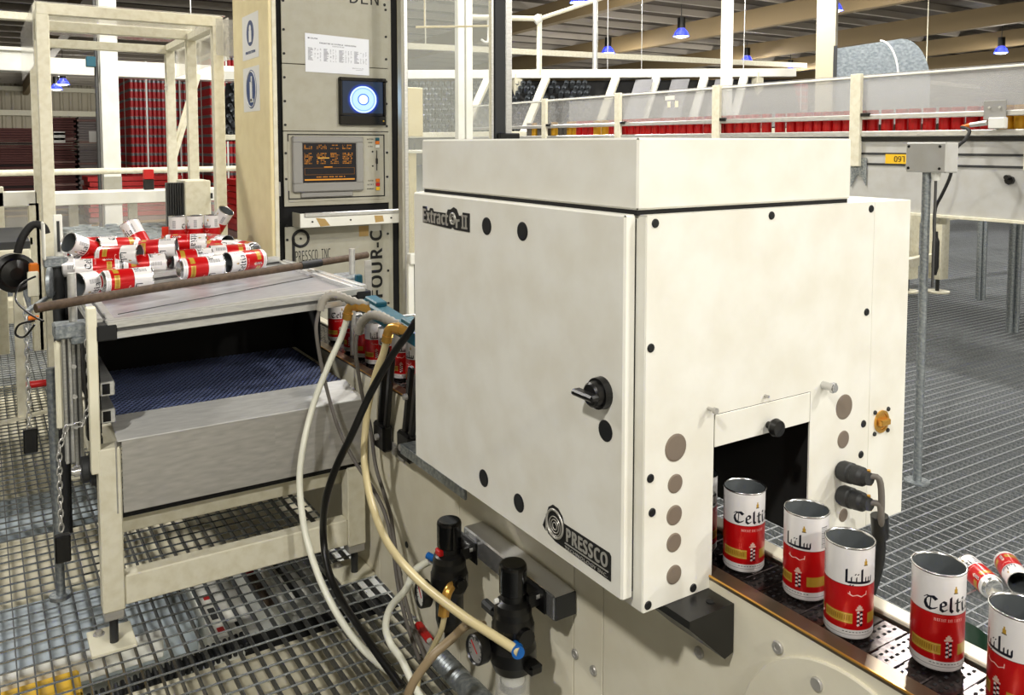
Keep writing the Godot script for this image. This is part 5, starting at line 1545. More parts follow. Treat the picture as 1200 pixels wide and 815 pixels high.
func make_guard_glass() -> void:
	# aluminium framed glass guard right of the cabinet
	var z := -3.36
	var t := thing("glass_guard", "tall dusty glass guard between aluminium posts right of the control cabinet", "guard", Vector3(1.85, 0, z))
	var top := 2.45
	part(t, "post", mb().span(Vector3(1.565, 0, z - 0.04), Vector3(1.578, top, z), 0.002), M("cabinet_grey"))
	part(t, "post", mb().span(Vector3(1.579, 0, z - 0.035), Vector3(1.597, top, z - 0.002), 0.002), M("alu"))
	part(t, "glass_pane", mb().span(Vector3(1.60, 0.45, z - 0.02), Vector3(2.03, top, z - 0.015)), M("dusty_glass"), "dusty clear pane")
	part(t, "pane_edge", mb().span(Vector3(2.024, 0.45, z - 0.03), Vector3(2.036, top, z - 0.004), 0.001), M("alu"))
	part(t, "post", mb().span(Vector3(2.042, 0.45, z - 0.045), Vector3(2.098, top, z), 0.003), M("cast_grey"), "dark grey hinge post")
	part(t, "post", mb().span(Vector3(2.10, 0.45, z - 0.045), Vector3(2.135, top, z), 0.003), M("alu"), "bright aluminium post")
	part(t, "door_stop", mb().span(Vector3(2.05, 1.29, z), Vector3(2.16, 1.33, z + 0.03), 0.004), M("black_plastic"))
	# cream machine parts standing behind the glass
	solo("cream_cabinet", "small yellowish cream cabinet hanging behind the dusty glass", "cabinet", mb().span(Vector3(2.05, 1.32, -4.6), Vector3(2.16, 1.60, -4.35), 0.004).span(Vector3(2.09, 0.0, -4.6), Vector3(2.13, 1.32, -4.56)), M("cabinet_cream"))
	var c2 := thing("cream_locker", "yellowish cream panel low behind the glass guard beside the extractor lid", "panel", Vector3(1.66, 0.6, -3.7))
	part(c2, "panel_sheet", mb().span(Vector3(1.665, 0.0, -3.72), Vector3(1.70, 1.235, -3.70), 0.002).span(Vector3(1.704, 0.0, -3.72), Vector3(1.80, 1.235, -3.70), 0.002), M("cabinet_cream"))
	part(c2, "panel_top", mb().span(Vector3(1.66, 1.2355, -3.78), Vector3(1.82, 1.25, -3.66), 0.002), M("white_paint"))
	var w := thing("white_bracket", "white painted upright with a shoulder between the guard post and the extractor door", "frame", Vector3(1.60, 0.0, -3.28))
	part(w, "upright", mb().span(Vector3(1.525, 0.0, -3.24), Vector3(1.552, 0.80, -3.22), 0.002), M("white_paint"))
	part(w, "shoulder", mb().span(Vector3(1.525, 0.77, -3.24), Vector3(1.62, 0.815, -3.20), 0.003), M("white_paint"))
	part(w, "dark_slot", mb().span(Vector3(1.556, 0.0, -3.26), Vector3(1.62, 0.77, -3.25)), M("black_void"))

# ---------------------------------------------------------------- open cream frame over the mass conveyor
func make_tower() -> void:
	var t := thing("canopy_frame", "tall open cream tube frame with a clear roof standing behind the can heap", "frame", Vector3(0.7, 0, -5.2))
	var w := 0.055
	var rows := [[-4.6, 1.925], [-5.25, 1.925], [-5.9, 1.90]]
	for r in rows:
		for x in [0.282 if r[0] > -5 else 0.315, 1.09]:
			part(t, "post", mb().span(Vector3(x - w / 2, 0, r[0] - w), Vector3(x + w / 2, r[1], r[0]), 0.002), M("frame_cream"))
		part(t, "cross_beam", mb().span(Vector3(0.257, r[1] - 0.03, r[0] - w - 0.001), Vector3(1.114, r[1] + 0.022, r[0] + 0.001), 0.002), M("frame_cream"))
	for x in [0.282, 1.09]:
		part(t, "side_beam", mb().span(Vector3(x - w / 2 + 0.002, 1.887, -5.898), Vector3(x + w / 2 - 0.002, 1.928, -4.657), 0.002), M("frame_cream"))
	part(t, "roof_sheet", mb().span(Vector3(0.25, 1.95, -5.95), Vector3(1.13, 1.955, -4.6)), M("acrylic"))
	part(t, "side_sheet", mb().span(Vector3(0.245, 1.66, -5.95), Vector3(0.249, 1.95, -4.7)), M("acrylic"))
	part(t, "side_sheet", mb().span(Vector3(1.13, 1.72, -5.95), Vector3(1.134, 1.94, -4.55)), M("acrylic"))
	part(t, "end_sheet", mb().span(Vector3(1.07, 1.74, -4.56), Vector3(1.17, 1.93, -4.556)), M("hazy_acrylic"))
	part(t, "brace", mb().bar(Vector3(1.09, 1.15, -5.95), Vector3(1.28, 1.75, -6.0), 0.05, 0.03), M("frame_cream"))
	for y in [1.64, 1.66]:
		part(t, "joint_bolt", mb().cyl(Vector3(1.06, y, -5.9), Vector3(1.06, y, -5.89), 0.012, 0.012, 10), M("steel"))
	# things inside and behind the frame
	var g := thing("cream_switch_box", "cream switch box with a ribbed grey side between the canopy posts", "box", Vector3(0.96, 0.75, -4.8))
	part(g, "case", mb().span(Vector3(0.94, 0.74, -5.0), Vector3(1.075, 1.08, -4.78), 0.004), M("frame_cream"))
	for k in 7:
		part(g, "grey_rib", mb().span(Vector3(0.853 + k * 0.0125, 0.74, -4.82), Vector3(0.862 + k * 0.0125, 1.07, -4.80), 0.002), M("cast_grey"))
	part(g, "grey_back", mb().span(Vector3(0.85, 0.74, -4.84), Vector3(0.94, 1.07, -4.82)), M("grey_plastic"))
	part(g, "hinge", mb().span(Vector3(1.073, 0.98, -4.78), Vector3(1.083, 1.01, -4.77)).span(Vector3(1.073, 0.82, -4.78), Vector3(1.083, 0.85, -4.77)), M("cast_grey"))
	# white tube hand rail
	var r := thing("hand_rail", "white tube hand rail crossing behind the open cream frame", "rail", Vector3(0.6, 0, -7.2))
	part(r, "rail_tube", mb().cyl(Vector3(-2.5, 1.055, -7.2), Vector3(2.6, 1.075, -7.2), 0.024, 0.024, 14), M("frame_cream"))
	for x in [-1.9, 2.5]:
		part(r, "rail_post", mb().cyl(Vector3(x, 0, -7.2), Vector3(x, 1.06, -7.2), 0.022, 0.022, 12), M("frame_cream"))
	# white trough with a red lamp box
	var tr := thing("white_trough", "white sheet trough beyond the silver cans with glass sides", "trough", Vector3(0.9, 0.6, -7.0))
	part(tr, "trough_body", mb().span(Vector3(-0.6, 0.84, -7.05), Vector3(1.62, 0.93, -6.75), 0.004), M("white_paint"))
	part(tr, "glass_side", mb().span(Vector3(-0.6, 0.62, -6.76), Vector3(1.62, 0.84, -6.755)), M("acrylic"))
	for x in [-0.4, 0.55, 0.95, 1.35]:
		part(tr, "trough_leg", mb().span(Vector3(x, 0.0, -6.95), Vector3(x + 0.06, 0.84, -6.89)), M("frame_cream"))
	var sl := thing("signal_box", "small red over black signal box on the white trough", "signal", Vector3(1.10, 0.93, -6.9))
	part(sl, "red_half", mb().span(Vector3(1.06, 1.01, -6.93), Vector3(1.13, 1.085, -6.87), 0.004), M("red"))
	part(sl, "black_half", mb().span(Vector3(1.06, 0.93, -6.93), Vector3(1.13, 1.01, -6.87), 0.004), M("black_plastic"))
	# square white column with a grey conduit
	var col := thing("square_column", "square white roof column behind the open cream frame", "column", Vector3(1.02, 0, -8.6))
	part(col, "shaft", mb().span(Vector3(0.965, 0, -8.62), Vector3(1.11, 5.0, -8.45), 0.004), M("white_paint"))
	part(col, "scuff_band", mb().span(Vector3(0.962, 0.72, -8.455), Vector3(1.113, 0.98, -8.445)), M("cabinet_grey"))
	var cd := thing("conduit", "thin grey conduit running up beside the white column", "pipe", Vector3(0.93, 0, -8.5))
	part(cd, "pipe", mb().cyl(Vector3(0.935, 0, -8.5), Vector3(0.935, 5.0, -8.5), 0.016, 0.016, 10), M("alu_dark"))
	part(cd, "blue_box", mb().span(Vector3(0.85, 1.97, -8.5), Vector3(0.925, 2.06, -8.42), 0.004), M("teal"))

# ---------------------------------------------------------------- plain silver cans standing on the mass conveyor
func make_silver_cans() -> void:
	var R := 0.0318
	var H := 0.13
	var t := thing("mass_conveyor", "low conveyor bed carrying plain silver cans behind the heap", "conveyor", Vector3(0.62, 0, -4.6))
	part(t, "bed", mb().span(Vector3(0.35, 0.665, -5.22), Vector3(1.024, 0.70, -3.80), 0.003), M("steel_dull"))
	part(t, "side_guard", mb().span(Vector3(0.335, 0.66, -5.22), Vector3(0.345, 0.80, -3.80), 0.002), M("frame_cream"))
	for p in [[0.40, -3.85], [0.98, -3.85], [0.40, -5.15], [0.98, -5.15]]:
		part(t, "leg", mb().span(Vector3(p[0] - 0.02, 0, p[1] - 0.02), Vector3(p[0] + 0.02, 0.665, p[1] + 0.02)), M("frame_cream"))
	var b := mb().lathe(PackedVector2Array([Vector2(R - 0.008, 0.0), Vector2(R - 0.001, 0.008), Vector2(R, 0.014), Vector2(R, H - 0.004), Vector2(R + 0.0012, H), Vector2(R - 0.001, H), Vector2(R - 0.0015, H - 0.05), Vector2(0, H - 0.05)]), Vector3.ZERO, Vector3.UP, 14)
	var m := b.mesh()
	m.surface_set_material(0, M("can_silver"))
	var base := MeshInstance3D.new()
	base.mesh = m
	base.name = "silver_can"
	var n := 0
	var row := 0
	var z := -3.83
	while z > -5.17:
		for k in 10:
			var x := 0.385 + k * 0.0645 + (0.0327 if row % 2 else 0.0)
			if n >= 280:
				break
			if rng.randf() < 0.06:
				continue
			var o := MeshInstance3D.new()
			o.mesh = m
			o.name = numbered("silver_can")
			add_child(o)
			o.position = Vector3(x + rng.randf_range(-0.002, 0.002), 0.7003, z + rng.randf_range(-0.002, 0.002))
			o.scale = Vector3(1, rng.randf_range(0.9, 1.06), 1)
			tag(o, "plain silver can standing in the crowd on the low conveyor behind the heap", "can", "silver cans on the mass conveyor")
			n += 1
		z -= 0.0615
		row += 1
	base.free()

# ---------------------------------------------------------------- machine at the far left
func make_left_machine() -> void:
	var t := thing("drive_motor", "black round drive motor with an orange cap and a bent black hose", "motor", Vector3(0.10, 0.78, -3.2))
	var c := Vector3(0.10, 0.852, -3.2)
	part(t, "housing", mb().lathe(PackedVector2Array([Vector2(0, 0), Vector2(0.054, 0), Vector2(0.063, 0.008), Vector2(0.065, 0.05), Vector2(0.052, 0.062), Vector2(0.045, 0.058), Vector2(0.02, 0.064), Vector2(0, 0.064)]), c + Vector3(-0.02, 0, -0.06), Vector3(0.25, 0, 1), 28), M("black_plastic"))
	part(t, "cap", mb().span(Vector3(0.128, 0.835, -3.16), Vector3(0.156, 0.89, -3.12), 0.004), M("orange"), "orange terminal cap")
	part(t, "hose", mb().tube([Vector3(0.10, 0.92, -3.2), Vector3(0.115, 0.97, -3.2), Vector3(0.145, 1.01, -3.2), Vector3(0.175, 1.005, -3.2), Vector3(0.185, 0.98, -3.2)], 0.013, 10), M("rubber"))
	var g := thing("guard_column", "off white guard column with grey clamp at the left of the heap", "column", Vector3(0.19, 0, -3.05))
	part(g, "plate", mb().span(Vector3(0.165, 0.91, -3.1), Vector3(0.172, 1.03, -3.02), 0.003).span(Vector3(0.20, 0.88, -3.1), Vector3(0.225, 1.05, -3.08), 0.002), M("white_paint"))
	part(g, "clamp", mb().span(Vector3(0.165, 0.885, -3.1), Vector3(0.235, 0.915, -3.03), 0.004), M("galv"))
	part(g, "slot", mb().span(Vector3(0.208, 0.93, -3.08), Vector3(0.216, 1.03, -3.076)), M("cast_grey"))
	part(g, "disc_wheel", mb().cyl(Vector3(0.172, 0.845, -2.98), Vector3(0.182, 0.845, -2.978), 0.05, 0.05, 24), M("galv"))
	part(g, "side_plate", mb().span(Vector3(0.118, 0.80, -3.02), Vector3(0.15, 0.88, -3.01), 0.003), M("frame_cream"))
	part(g, "pipe_stem", mb().cyl(Vector3(0.205, 0.0, -3.06), Vector3(0.205, 0.885, -3.06), 0.018, 0.018, 12).cyl(Vector3(0.23, 0.3, -3.1), Vector3(0.23, 0.885, -3.1), 0.012, 0.012, 10), M("cast_grey"))
	var f := thing("glazed_machine", "cream machine frame with glass panes at the far left edge", "frame", Vector3(-0.1, 0, -5.9))
	part(f, "top_rail", mb().span(Vector3(-1.2, 0.90, -6.0), Vector3(0.30, 0.99, -5.9), 0.004), M("white_paint"))
	part(f, "mid_rail", mb().span(Vector3(-1.2, 0.66, -6.0), Vector3(0.27, 0.71, -5.9), 0.004), M("frame_cream"))
	part(f, "post", mb().span(Vector3(0.07, 0.0, -6.0), Vector3(0.125, 1.02, -5.9), 0.004), M("frame_cream"))
	part(f, "post", mb().span(Vector3(0.25, 0.0, -6.0), Vector3(0.31, 0.92, -5.9), 0.004), M("frame_cream"))
	part(f, "glass_pane", mb().span(Vector3(0.125, 0.71, -5.95), Vector3(0.25, 0.90, -5.945)), M("acrylic"))
	var lo := thing("lower_bed", "cream conveyor bed with a ribbed dark side at the far left", "conveyor", Vector3(-0.1, 0, -4.6))
	part(lo, "bed_side", mb().span(Vector3(-1.2, 0.62, -4.45), Vector3(0.19, 0.80, -4.40), 0.004), M("frame_cream"))
	part(lo, "ribbed_top", mb().span(Vector3(-1.2, 0.80, -5.2), Vector3(0.19, 0.835, -4.42), 0.002), M("cast_grey"))
	part(lo, "leg", mb().span(Vector3(0.115, 0.01, -4.5), Vector3(0.155, 0.62, -4.44), 0.002), M("frame_cream"))
	part(lo, "foot_screw", mb().cyl(Vector3(0.135, 0, -4.47), Vector3(0.135, 0.06, -4.47), 0.014, 0.014, 8), M("cast_grey"))
	part(lo, "spread_foot", mb().bar(Vector3(0.03, 0.012, -4.4), Vector3(0.25, 0.012, -4.5), 0.03, 0.012), M("frame_cream"))
	solo("floor_kerb", "long pale kerb strip on the floor at the far left", "kerb", mb().span(Vector3(-1.5, 0.0, -7.4), Vector3(0.26, 0.12, -6.9), 0.006), M("beige_floor"))

# ---------------------------------------------------------------- overhead can conveyor at right
func make_overhead_conveyor() -> void:
	var X := 4.3
	var za := -1.2
	var zb := -7.6
	var t := thing("overhead_conveyor", "long pale can conveyor under a hazy acrylic tunnel crossing behind the cabinet", "conveyor", Vector3(X + 0.6, 0, -4.5))
	part(t, "side_beam", mb().span(Vector3(X, 0.905, zb), Vector3(X + 0.012, 1.295, za), 0.002), M("beam_grey"))
	part(t, "beam_lip", mb().span(Vector3(X - 0.012, 0.888, zb), Vector3(X + 0.05, 0.905, za), 0.002), M("frame_cream"))
	part(t, "far_beam", mb().span(Vector3(X + 1.30, 0.905, zb), Vector3(X + 1.312, 1.295, za)), M("beam_grey"))
	part(t, "underside", mb().span(Vector3(X + 0.01, 1.0, zb), Vector3(X + 1.30, 1.02, za)), M("steel_dull"))
	part(t, "black_strip", mb().span(Vector3(X - 0.012, 1.295, zb), Vector3(X + 0.03, 1.318, za), 0.002), M("black_plastic"))
	part(t, "lower_rail", mb().span(Vector3(X - 0.02, 1.32, zb), Vector3(X + 0.02, 1.352, za), 0.004), M("steel"))
	part(t, "upper_rail", mb().span(Vector3(X - 0.02, 1.418, zb), Vector3(X + 0.02, 1.446, za), 0.004), M("steel"))
	part(t, "belt_bed", mb().span(Vector3(X + 0.02, 1.33, zb), Vector3(X + 1.30, 1.345, za)), M("steel_dull"))
	for y in [1.224, 1.165]:
		part(t, "slot_groove", mb().span(Vector3(X - 0.004, y - 0.006, -4.6), Vector3(X + 0.001, y + 0.006, za)), M("cast_grey"))
	# acrylic tunnel: hazy front panes, clear lid leaning back, far pane
	var posts := [-2.075, -3.045, -4.13, -5.18, -6.2, -7.1]
	var edges := [za, -2.075, -3.045, -4.13, -5.18, -6.2, -7.1, zb]
	for k in edges.size() - 1:
		part(t, "front_pane", mb().span(Vector3(X + 0.0, 1.446, edges[k + 1] + 0.004), Vector3(X + 0.006, 1.655, edges[k] - 0.004)), M("hazy_acrylic"), "hazy front pane")
		part(t, "lid_pane", mb().box(Vector3(X + 0.46, 1.70, (edges[k] + edges[k + 1]) / 2), Vector3(0.93, 0.006, edges[k] - edges[k + 1] - 0.008), 0.0, Basis(Vector3(0, 0, 1), 0.06)), M("hazy_acrylic"), "hazy lid pane")
	for z in posts:
		part(t, "post", mb().span(Vector3(X - 0.03, 1.15 if z > -3.5 else 1.30, z - 0.035), Vector3(X - 0.005, 1.68, z + 0.035), 0.003), M("frame_cream"))
		part(t, "bracket", mb().prism(PackedVector2Array([Vector2(0, 0), Vector2(0.10, 0), Vector2(0.10, -0.17), Vector2(0.06, -0.10), Vector2(0.03, -0.11), Vector2(0.0, -0.16)]), 0.004, Transform3D(Basis(Vector3(0, 0, -1), Vector3.UP, Vector3(1, 0, 0)), Vector3(X - 0.008, 1.20, z + 0.07))), M("galv"))
		part(t, "post_clip", mb().span(Vector3(X - 0.035, 1.435, z + 0.04), Vector3(X - 0.01, 1.455, z + 0.09), 0.002), M("black_plastic"))
	part(t, "lid_edge", mb().span(Vector3(X - 0.01, 1.655, zb), Vector3(X + 0.012, 1.667, za), 0.002), M("white_paint"))
	part(t, "far_rail", mb().span(Vector3(X + 1.28, 1.42, zb), Vector3(X + 1.30, 1.75, za)), M("hazy_acrylic"))
	# legs of square tube, in pairs
	for p in [[1.57, -2.95], [1.615, -2.93], [1.42, -6.2], [0.25, -5.2]]:
		part(t, "leg", mb().cyl(Vector3(X + p[0], 0, p[1]), Vector3(X + p[0], 1.0, p[1]), 0.021, 0.021, 12), M("galv"))
	for p in [[2.605, -3.725], [2.64, -3.705]]:
		part(t, "far_leg", mb().cyl(Vector3(X + p[0], 0, p[1]), Vector3(X + p[0], 1.0, p[1]), 0.02, 0.02, 12), M("galv"))
	# fittings on the beam
	part(t, "hand_bolt", mb().cyl(Vector3(X, 1.10, -2.18), Vector3(X - 0.02, 1.10, -2.18), 0.022, 0.022, 8).cyl(Vector3(X - 0.02, 1.115, -2.18), Vector3(X - 0.045, 1.115, -2.18), 0.013, 0.013, 8), M("black_plastic"))
	var yl := part(t, "yellow_label", mb().span(Vector3(X - 0.004, 1.17, -2.86), Vector3(X - 0.001, 1.222, -2.695), 0.0), M("yellow"))
	part(yl, "label_text", letters("L60", "Droid Sans", false, 0.062, 0.032, 0.001, Transform3D(Basis(Vector3(0, 0, -1), Vector3.DOWN, Vector3(-1, 0, 0)), Vector3(X - 0.0045, 1.196, -2.775))), M("ink"))
	part(t, "white_label", mb().span(Vector3(X - 0.002, 1.60, -4.66), Vector3(X - 0.0005, 1.63, -4.56)), M("label_white"))
	for z in [-4.62, -4.54]:
		part(t, "green_tag", mb().span(Vector3(X - 0.002, 1.545, z - 0.016), Vector3(X - 0.0005, 1.59, z + 0.016)), M("cream"))
	# cans under the tunnel: red ones in two ragged lanes, a yellow pair, blue grey at the far end
	var b := mb().lathe(PackedVector2Array([Vector2(0.026, 0.0), Vector2(0.032, 0.006), Vector2(0.033, 0.010), Vector2(0.033, 0.118), Vector2(0.0315, 0.127), Vector2(0, 0.127)]), Vector3.ZERO, Vector3.UP, 18)
	var protos := {}
	for key in ["can_red", "can_gold", "cable_grey"]:
		var m := mb().add(b, Transform3D.IDENTITY).mesh()
		m.surface_set_material(0, M(key))
		protos[key] = m
	var z := -1.9
	var r := RandomNumberGenerator.new()
	r.seed = 4
	while z > -6.6:
		var key := "can_red"
		if (z < -2.12 and z > -2.30) or (z < -5.4 and r.randf() < 0.5):
			key = "can_gold"
		elif z < -5.9:
			key = "cable_grey"
		if not (z < -2.42 and z > -2.46):
			var o := MeshInstance3D.new()
			o.mesh = protos[key]
			o.name = numbered("red_can" if key == "can_red" else "gold_can" if key == "can_gold" else "grey_can")
			add_child(o)
			o.position = Vector3(X + 0.056 + r.randf_range(0, 0.012), 1.3455, z)
			var bay: String = "bay beside the clipped sensor" if z > -3.045 else "bay over the cabinet lid, second from the right" if z > -4.13 else "third bay from the right" if z > -5.18 else "fourth bay from the right" if z > -6.2 else "far bay by the glass guard"
			tag(o, "%s can riding in the acrylic tunnel's %s" % ["red" if key == "can_red" else "golden yellow" if key == "can_gold" else "dull grey", bay], "can", "%s in the acrylic tunnel" % ("red cans" if key == "can_red" else "yellow cans" if key == "can_gold" else "grey cans"))
		z -= 0.068 + (r.randf_range(0.004, 0.034) if r.randf() < 0.6 else 0.0)
	# sensor clipped to the upper rail
	var s := thing("can_sensor", "small grey can sensor with an orange tipped plug on the tunnel rail", "sensor", Vector3(X - 0.04, 1.36, -2.22))
	part(s, "mount_plate", mb().span(Vector3(X - 0.03, 1.40, -2.31), Vector3(X - 0.024, 1.495, -2.20), 0.002), M("grey_plastic"))
	part(s, "sensor_body", mb().span(Vector3(X - 0.06, 1.355, -2.27), Vector3(X - 0.025, 1.41, -2.19), 0.004), M("label_white"))
	part(s, "plug", mb().cyl(Vector3(X - 0.045, 1.385, -2.28), Vector3(X - 0.055, 1.375, -2.36), 0.014, 0.012, 12), M("steel"))
	part(s, "plug_tip", mb().cyl(Vector3(X - 0.055, 1.375, -2.36), Vector3(X - 0.06, 1.365, -2.40), 0.011, 0.009, 10), M("orange"), "orange plug tip")
	for zz in [-2.28, -2.23]:
		part(s, "plate_screw", mb().cyl(Vector3(X - 0.03, 1.46, zz), Vector3(X - 0.036, 1.46, zz), 0.006, 0.006, 8), M("steel"))
	# junction box on its own pole
	var jx := 2.96
	var j := thing("junction_box", "light grey junction box on a steel pole standing right of the extractor cabinet", "box", Vector3(jx, 0, -1.80))
	part(j, "case", mb().span(Vector3(jx - 0.03, 1.175, -1.868), Vector3(jx + 0.05, 1.285, -1.712), 0.004), M("beam_grey"))
	for q in [[1.19, -1.855], [1.19, -1.735], [1.27, -1.855], [1.27, -1.735]]:
		part(j, "lid_screw", mb().cyl(Vector3(jx - 0.03, q[0], q[1]), Vector3(jx - 0.033, q[0], q[1]), 0.005, 0.005, 8), M("ink"))
	part(j, "pole", mb().cyl(Vector3(jx, 0.008, -1.80), Vector3(jx, 1.175, -1.80), 0.0155, 0.0155, 14), M("galv"))
	part(j, "floor_flange", mb().cyl(Vector3(jx, 0, -1.80), Vector3(jx, 0.008, -1.80), 0.045, 0.045, 16), M("galv"))
	part(j, "gland", mb().cyl(Vector3(jx, 1.175, -1.765), Vector3(jx, 1.145, -1.765), 0.018, 0.014, 10), M("label_white"))
	part(j, "thin_rod", mb().cyl(Vector3(jx, 1.15, -1.765), Vector3(jx, 0.75, -1.765), 0.005, 0.005, 8), M("alu_dark"))
	var cb := thing("sensor_cable", "black cable drooping from the can sensor to a plug behind the pole", "cable", Vector3(X - 0.25, 0.62, -2.4))
	part(cb, "cable", mb().tube([Vector3(X - 0.06, 1.365, -2.40), Vector3(X - 0.15, 1.345, -2.31), Vector3(X - 0.22, 1.30, -2.29), Vector3(X - 0.25, 1.245, -2.323), Vector3(X - 0.25, 1.127, -2.34), Vector3(X - 0.25, 1.028, -2.38), Vector3(X - 0.25, 0.953, -2.413), Vector3(X - 0.25, 0.84, -2.414)], 0.0085, 8), M("rubber"))
	part(cb, "plug", mb().lathe(PackedVector2Array([Vector2(0, 0), Vector2(0.008, 0.0), Vector2(0.017, 0.04), Vector2(0.017, 0.17), Vector2(0.01, 0.19), Vector2(0.009, 0.22), Vector2(0, 0.22)]), Vector3(X - 0.25, 0.62, -2.404), Vector3.UP, 12), M("rubber"))
	# things seen beneath the conveyor
	var m := thing("machine_stand", "cream machine stand with levelling feet under the overhead conveyor", "stand", Vector3(6.5, 0, -4.2))
	for p in [[5.9, -3.95], [6.75, -4.25], [6.95, -4.1], [5.9, -4.9]]:
		part(m, "leg", mb().span(Vector3(p[0] - 0.06, 0.12, p[1] - 0.06), Vector3(p[0] + 0.06, 1.0, p[1] + 0.06), 0.004), M("frame_cream"))
		part(m, "foot_screw", mb().cyl(Vector3(p[0], 0.01, p[1]), Vector3(p[0], 0.12, p[1]), 0.016, 0.016, 10), M("cast_grey"))
		part(m, "foot_plate", mb().cyl(Vector3(p[0], 0, p[1]), Vector3(p[0], 0.014, p[1]), 0.10, 0.10, 16), M("frame_cream"))
	part(m, "low_rail", mb().bar(Vector3(5.9, 0.30, -3.95), Vector3(6.95, 0.30, -4.15), 0.06, 0.07), M("frame_cream"))
	part(m, "top_rail", mb().bar(Vector3(5.9, 0.62, -4.3), Vector3(9.5, 0.62, -4.3), 0.06, 0.06), M("frame_cream"))
	solo("dark_machine", "low dark machine casing deep under the overhead conveyor", "machine", mb().span(Vector3(6.3, 0.0, -6.2), Vector3(8.3, 0.85, -5.4), 0.02), M("black_plastic"))
	solo("pipe_stub", "short cream pipe end hanging under the conveyor beam", "pipe", mb().cyl(Vector3(X + 0.35, 1.0, -2.72), Vector3(X + 0.33, 0.82, -2.72), 0.03, 0.03, 14), M("frame_cream"))
	var gd := thing("green_roller", "dark green glossy roller end beside the near belt behind the standing cans", "roller", Vector3(1.33, 0.30, -0.72))
	part(gd, "drum", mb().cyl(Vector3(1.24, 0.36, -0.67), Vector3(1.46, 0.36, -0.80), 0.066, 0.066, 28), M("green"))
	part(gd, "drum_ring", mb().cyl(Vector3(1.31, 0.36, -0.712), Vector3(1.33, 0.36, -0.724), 0.068, 0.068, 28), M("steel"))
	part(gd, "stay", mb().bar(Vector3(1.13, 0.36, -0.60), Vector3(1.25, 0.36, -0.675), 0.03, 0.03), M("cast_grey"))

# ---------------------------------------------------------------- inclined can elevator behind the tunnel
func make_can_elevator() -> void:
	var a := Vector3(4.6, 2.10, -9.0)
	var b := Vector3(8.6, 2.16, -7.0)
	var d := (b - a).normalized()
	var out := Vector3.UP.cross(d).normalized() * -1.0      # towards the camera side
	if out.z < 0:
		out = -out
	var t := thing("can_elevator", "inclined mesh can elevator under a long cream beam beyond the acrylic tunnel", "elevator", Vector3(6.2, 0, -8.2))
	a -= d * 2.4
	part(t, "top_beam", mb().bar(a, b, 0.12, 0.10, 0.004), M("white_paint"))
	part(t, "lower_beam", mb().bar(a + Vector3(0, -0.72, 0) + out * 0.5, b + Vector3(0, -0.72, 0) + out * 0.5, 0.08, 0.06, 0.004), M("frame_cream"))
	var L := (b - a).length()
	# backing, rods and struts lean out towards the bottom
	var mesh_plane := mb()
	var down := Vector3(0, -0.68, 0) + out * 0.42
	part(t, "mesh_backing", mb().bar(a + Vector3(0, -0.08, 0) + down * 0.5 - out * 0.06, b + Vector3(0, -0.08, 0) + down * 0.5 - out * 0.06, down.length(), 0.01, 0.0, down.cross(d).normalized()), M("black_void"))
	for s in [0.9, 1.9, 3.05, 3.75, 4.6, 5.1, 5.7, 6.2]:
		var p: Vector3 = a + d * s
		part(t, "strut", mb().bar(p + Vector3(0, -0.06, 0) + out * 0.07, p + down * 1.05 - d * 0.32 + out * 0.07, 0.10, 0.04, 0.003), M("frame_cream") if s < 4.8 else M("white_paint"))
	for s in [4.95, 5.4, 5.95]:
		var p: Vector3 = a + d * s
		part(t, "cover_panel", mb().bar(p + Vector3(0, -0.08, 0) + out * 0.08, p + down - d * 0.28 + out * 0.08, 0.22, 0.01), M("sheet_metal"))
	# silver cans held in the mesh, seen end on
	var can := mb().lathe(PackedVector2Array([Vector2(0.012, 0.03), Vector2(0.022, 0.03), Vector2(0.028, 0.05), Vector2(0.028, -0.05), Vector2(0, -0.05)]), Vector3.ZERO, Vector3.UP, 8).mesh()
	can.surface_set_material(0, M("can_dull"))
	var xfs := []
	for i in 56:
		for k in 10:
			if rng.randf() < 0.18:
				continue
			var p := a + d * (0.1 + i * 0.075) + Vector3(0, -0.10, 0) + down * (k + 0.5) / 11.0 + d * (0.037 if k % 2 else 0.0)
			xfs.append(Transform3D(Basis(d, d.cross(Vector3.UP).normalized().cross(d), d.cross(Vector3.UP).normalized()).rotated(d, 0.9), p))
	many(t, "held_cans", can, xfs)
	# floor stands
	for s in [0.5, 3.4, 6.4]:
		var p: Vector3 = a + d * s
		part(t, "stand", mb().span(Vector3(p.x - 0.05, 0, p.z - 0.05), Vector3(p.x + 0.05, p.y, p.z + 0.05)), M("frame_cream"))

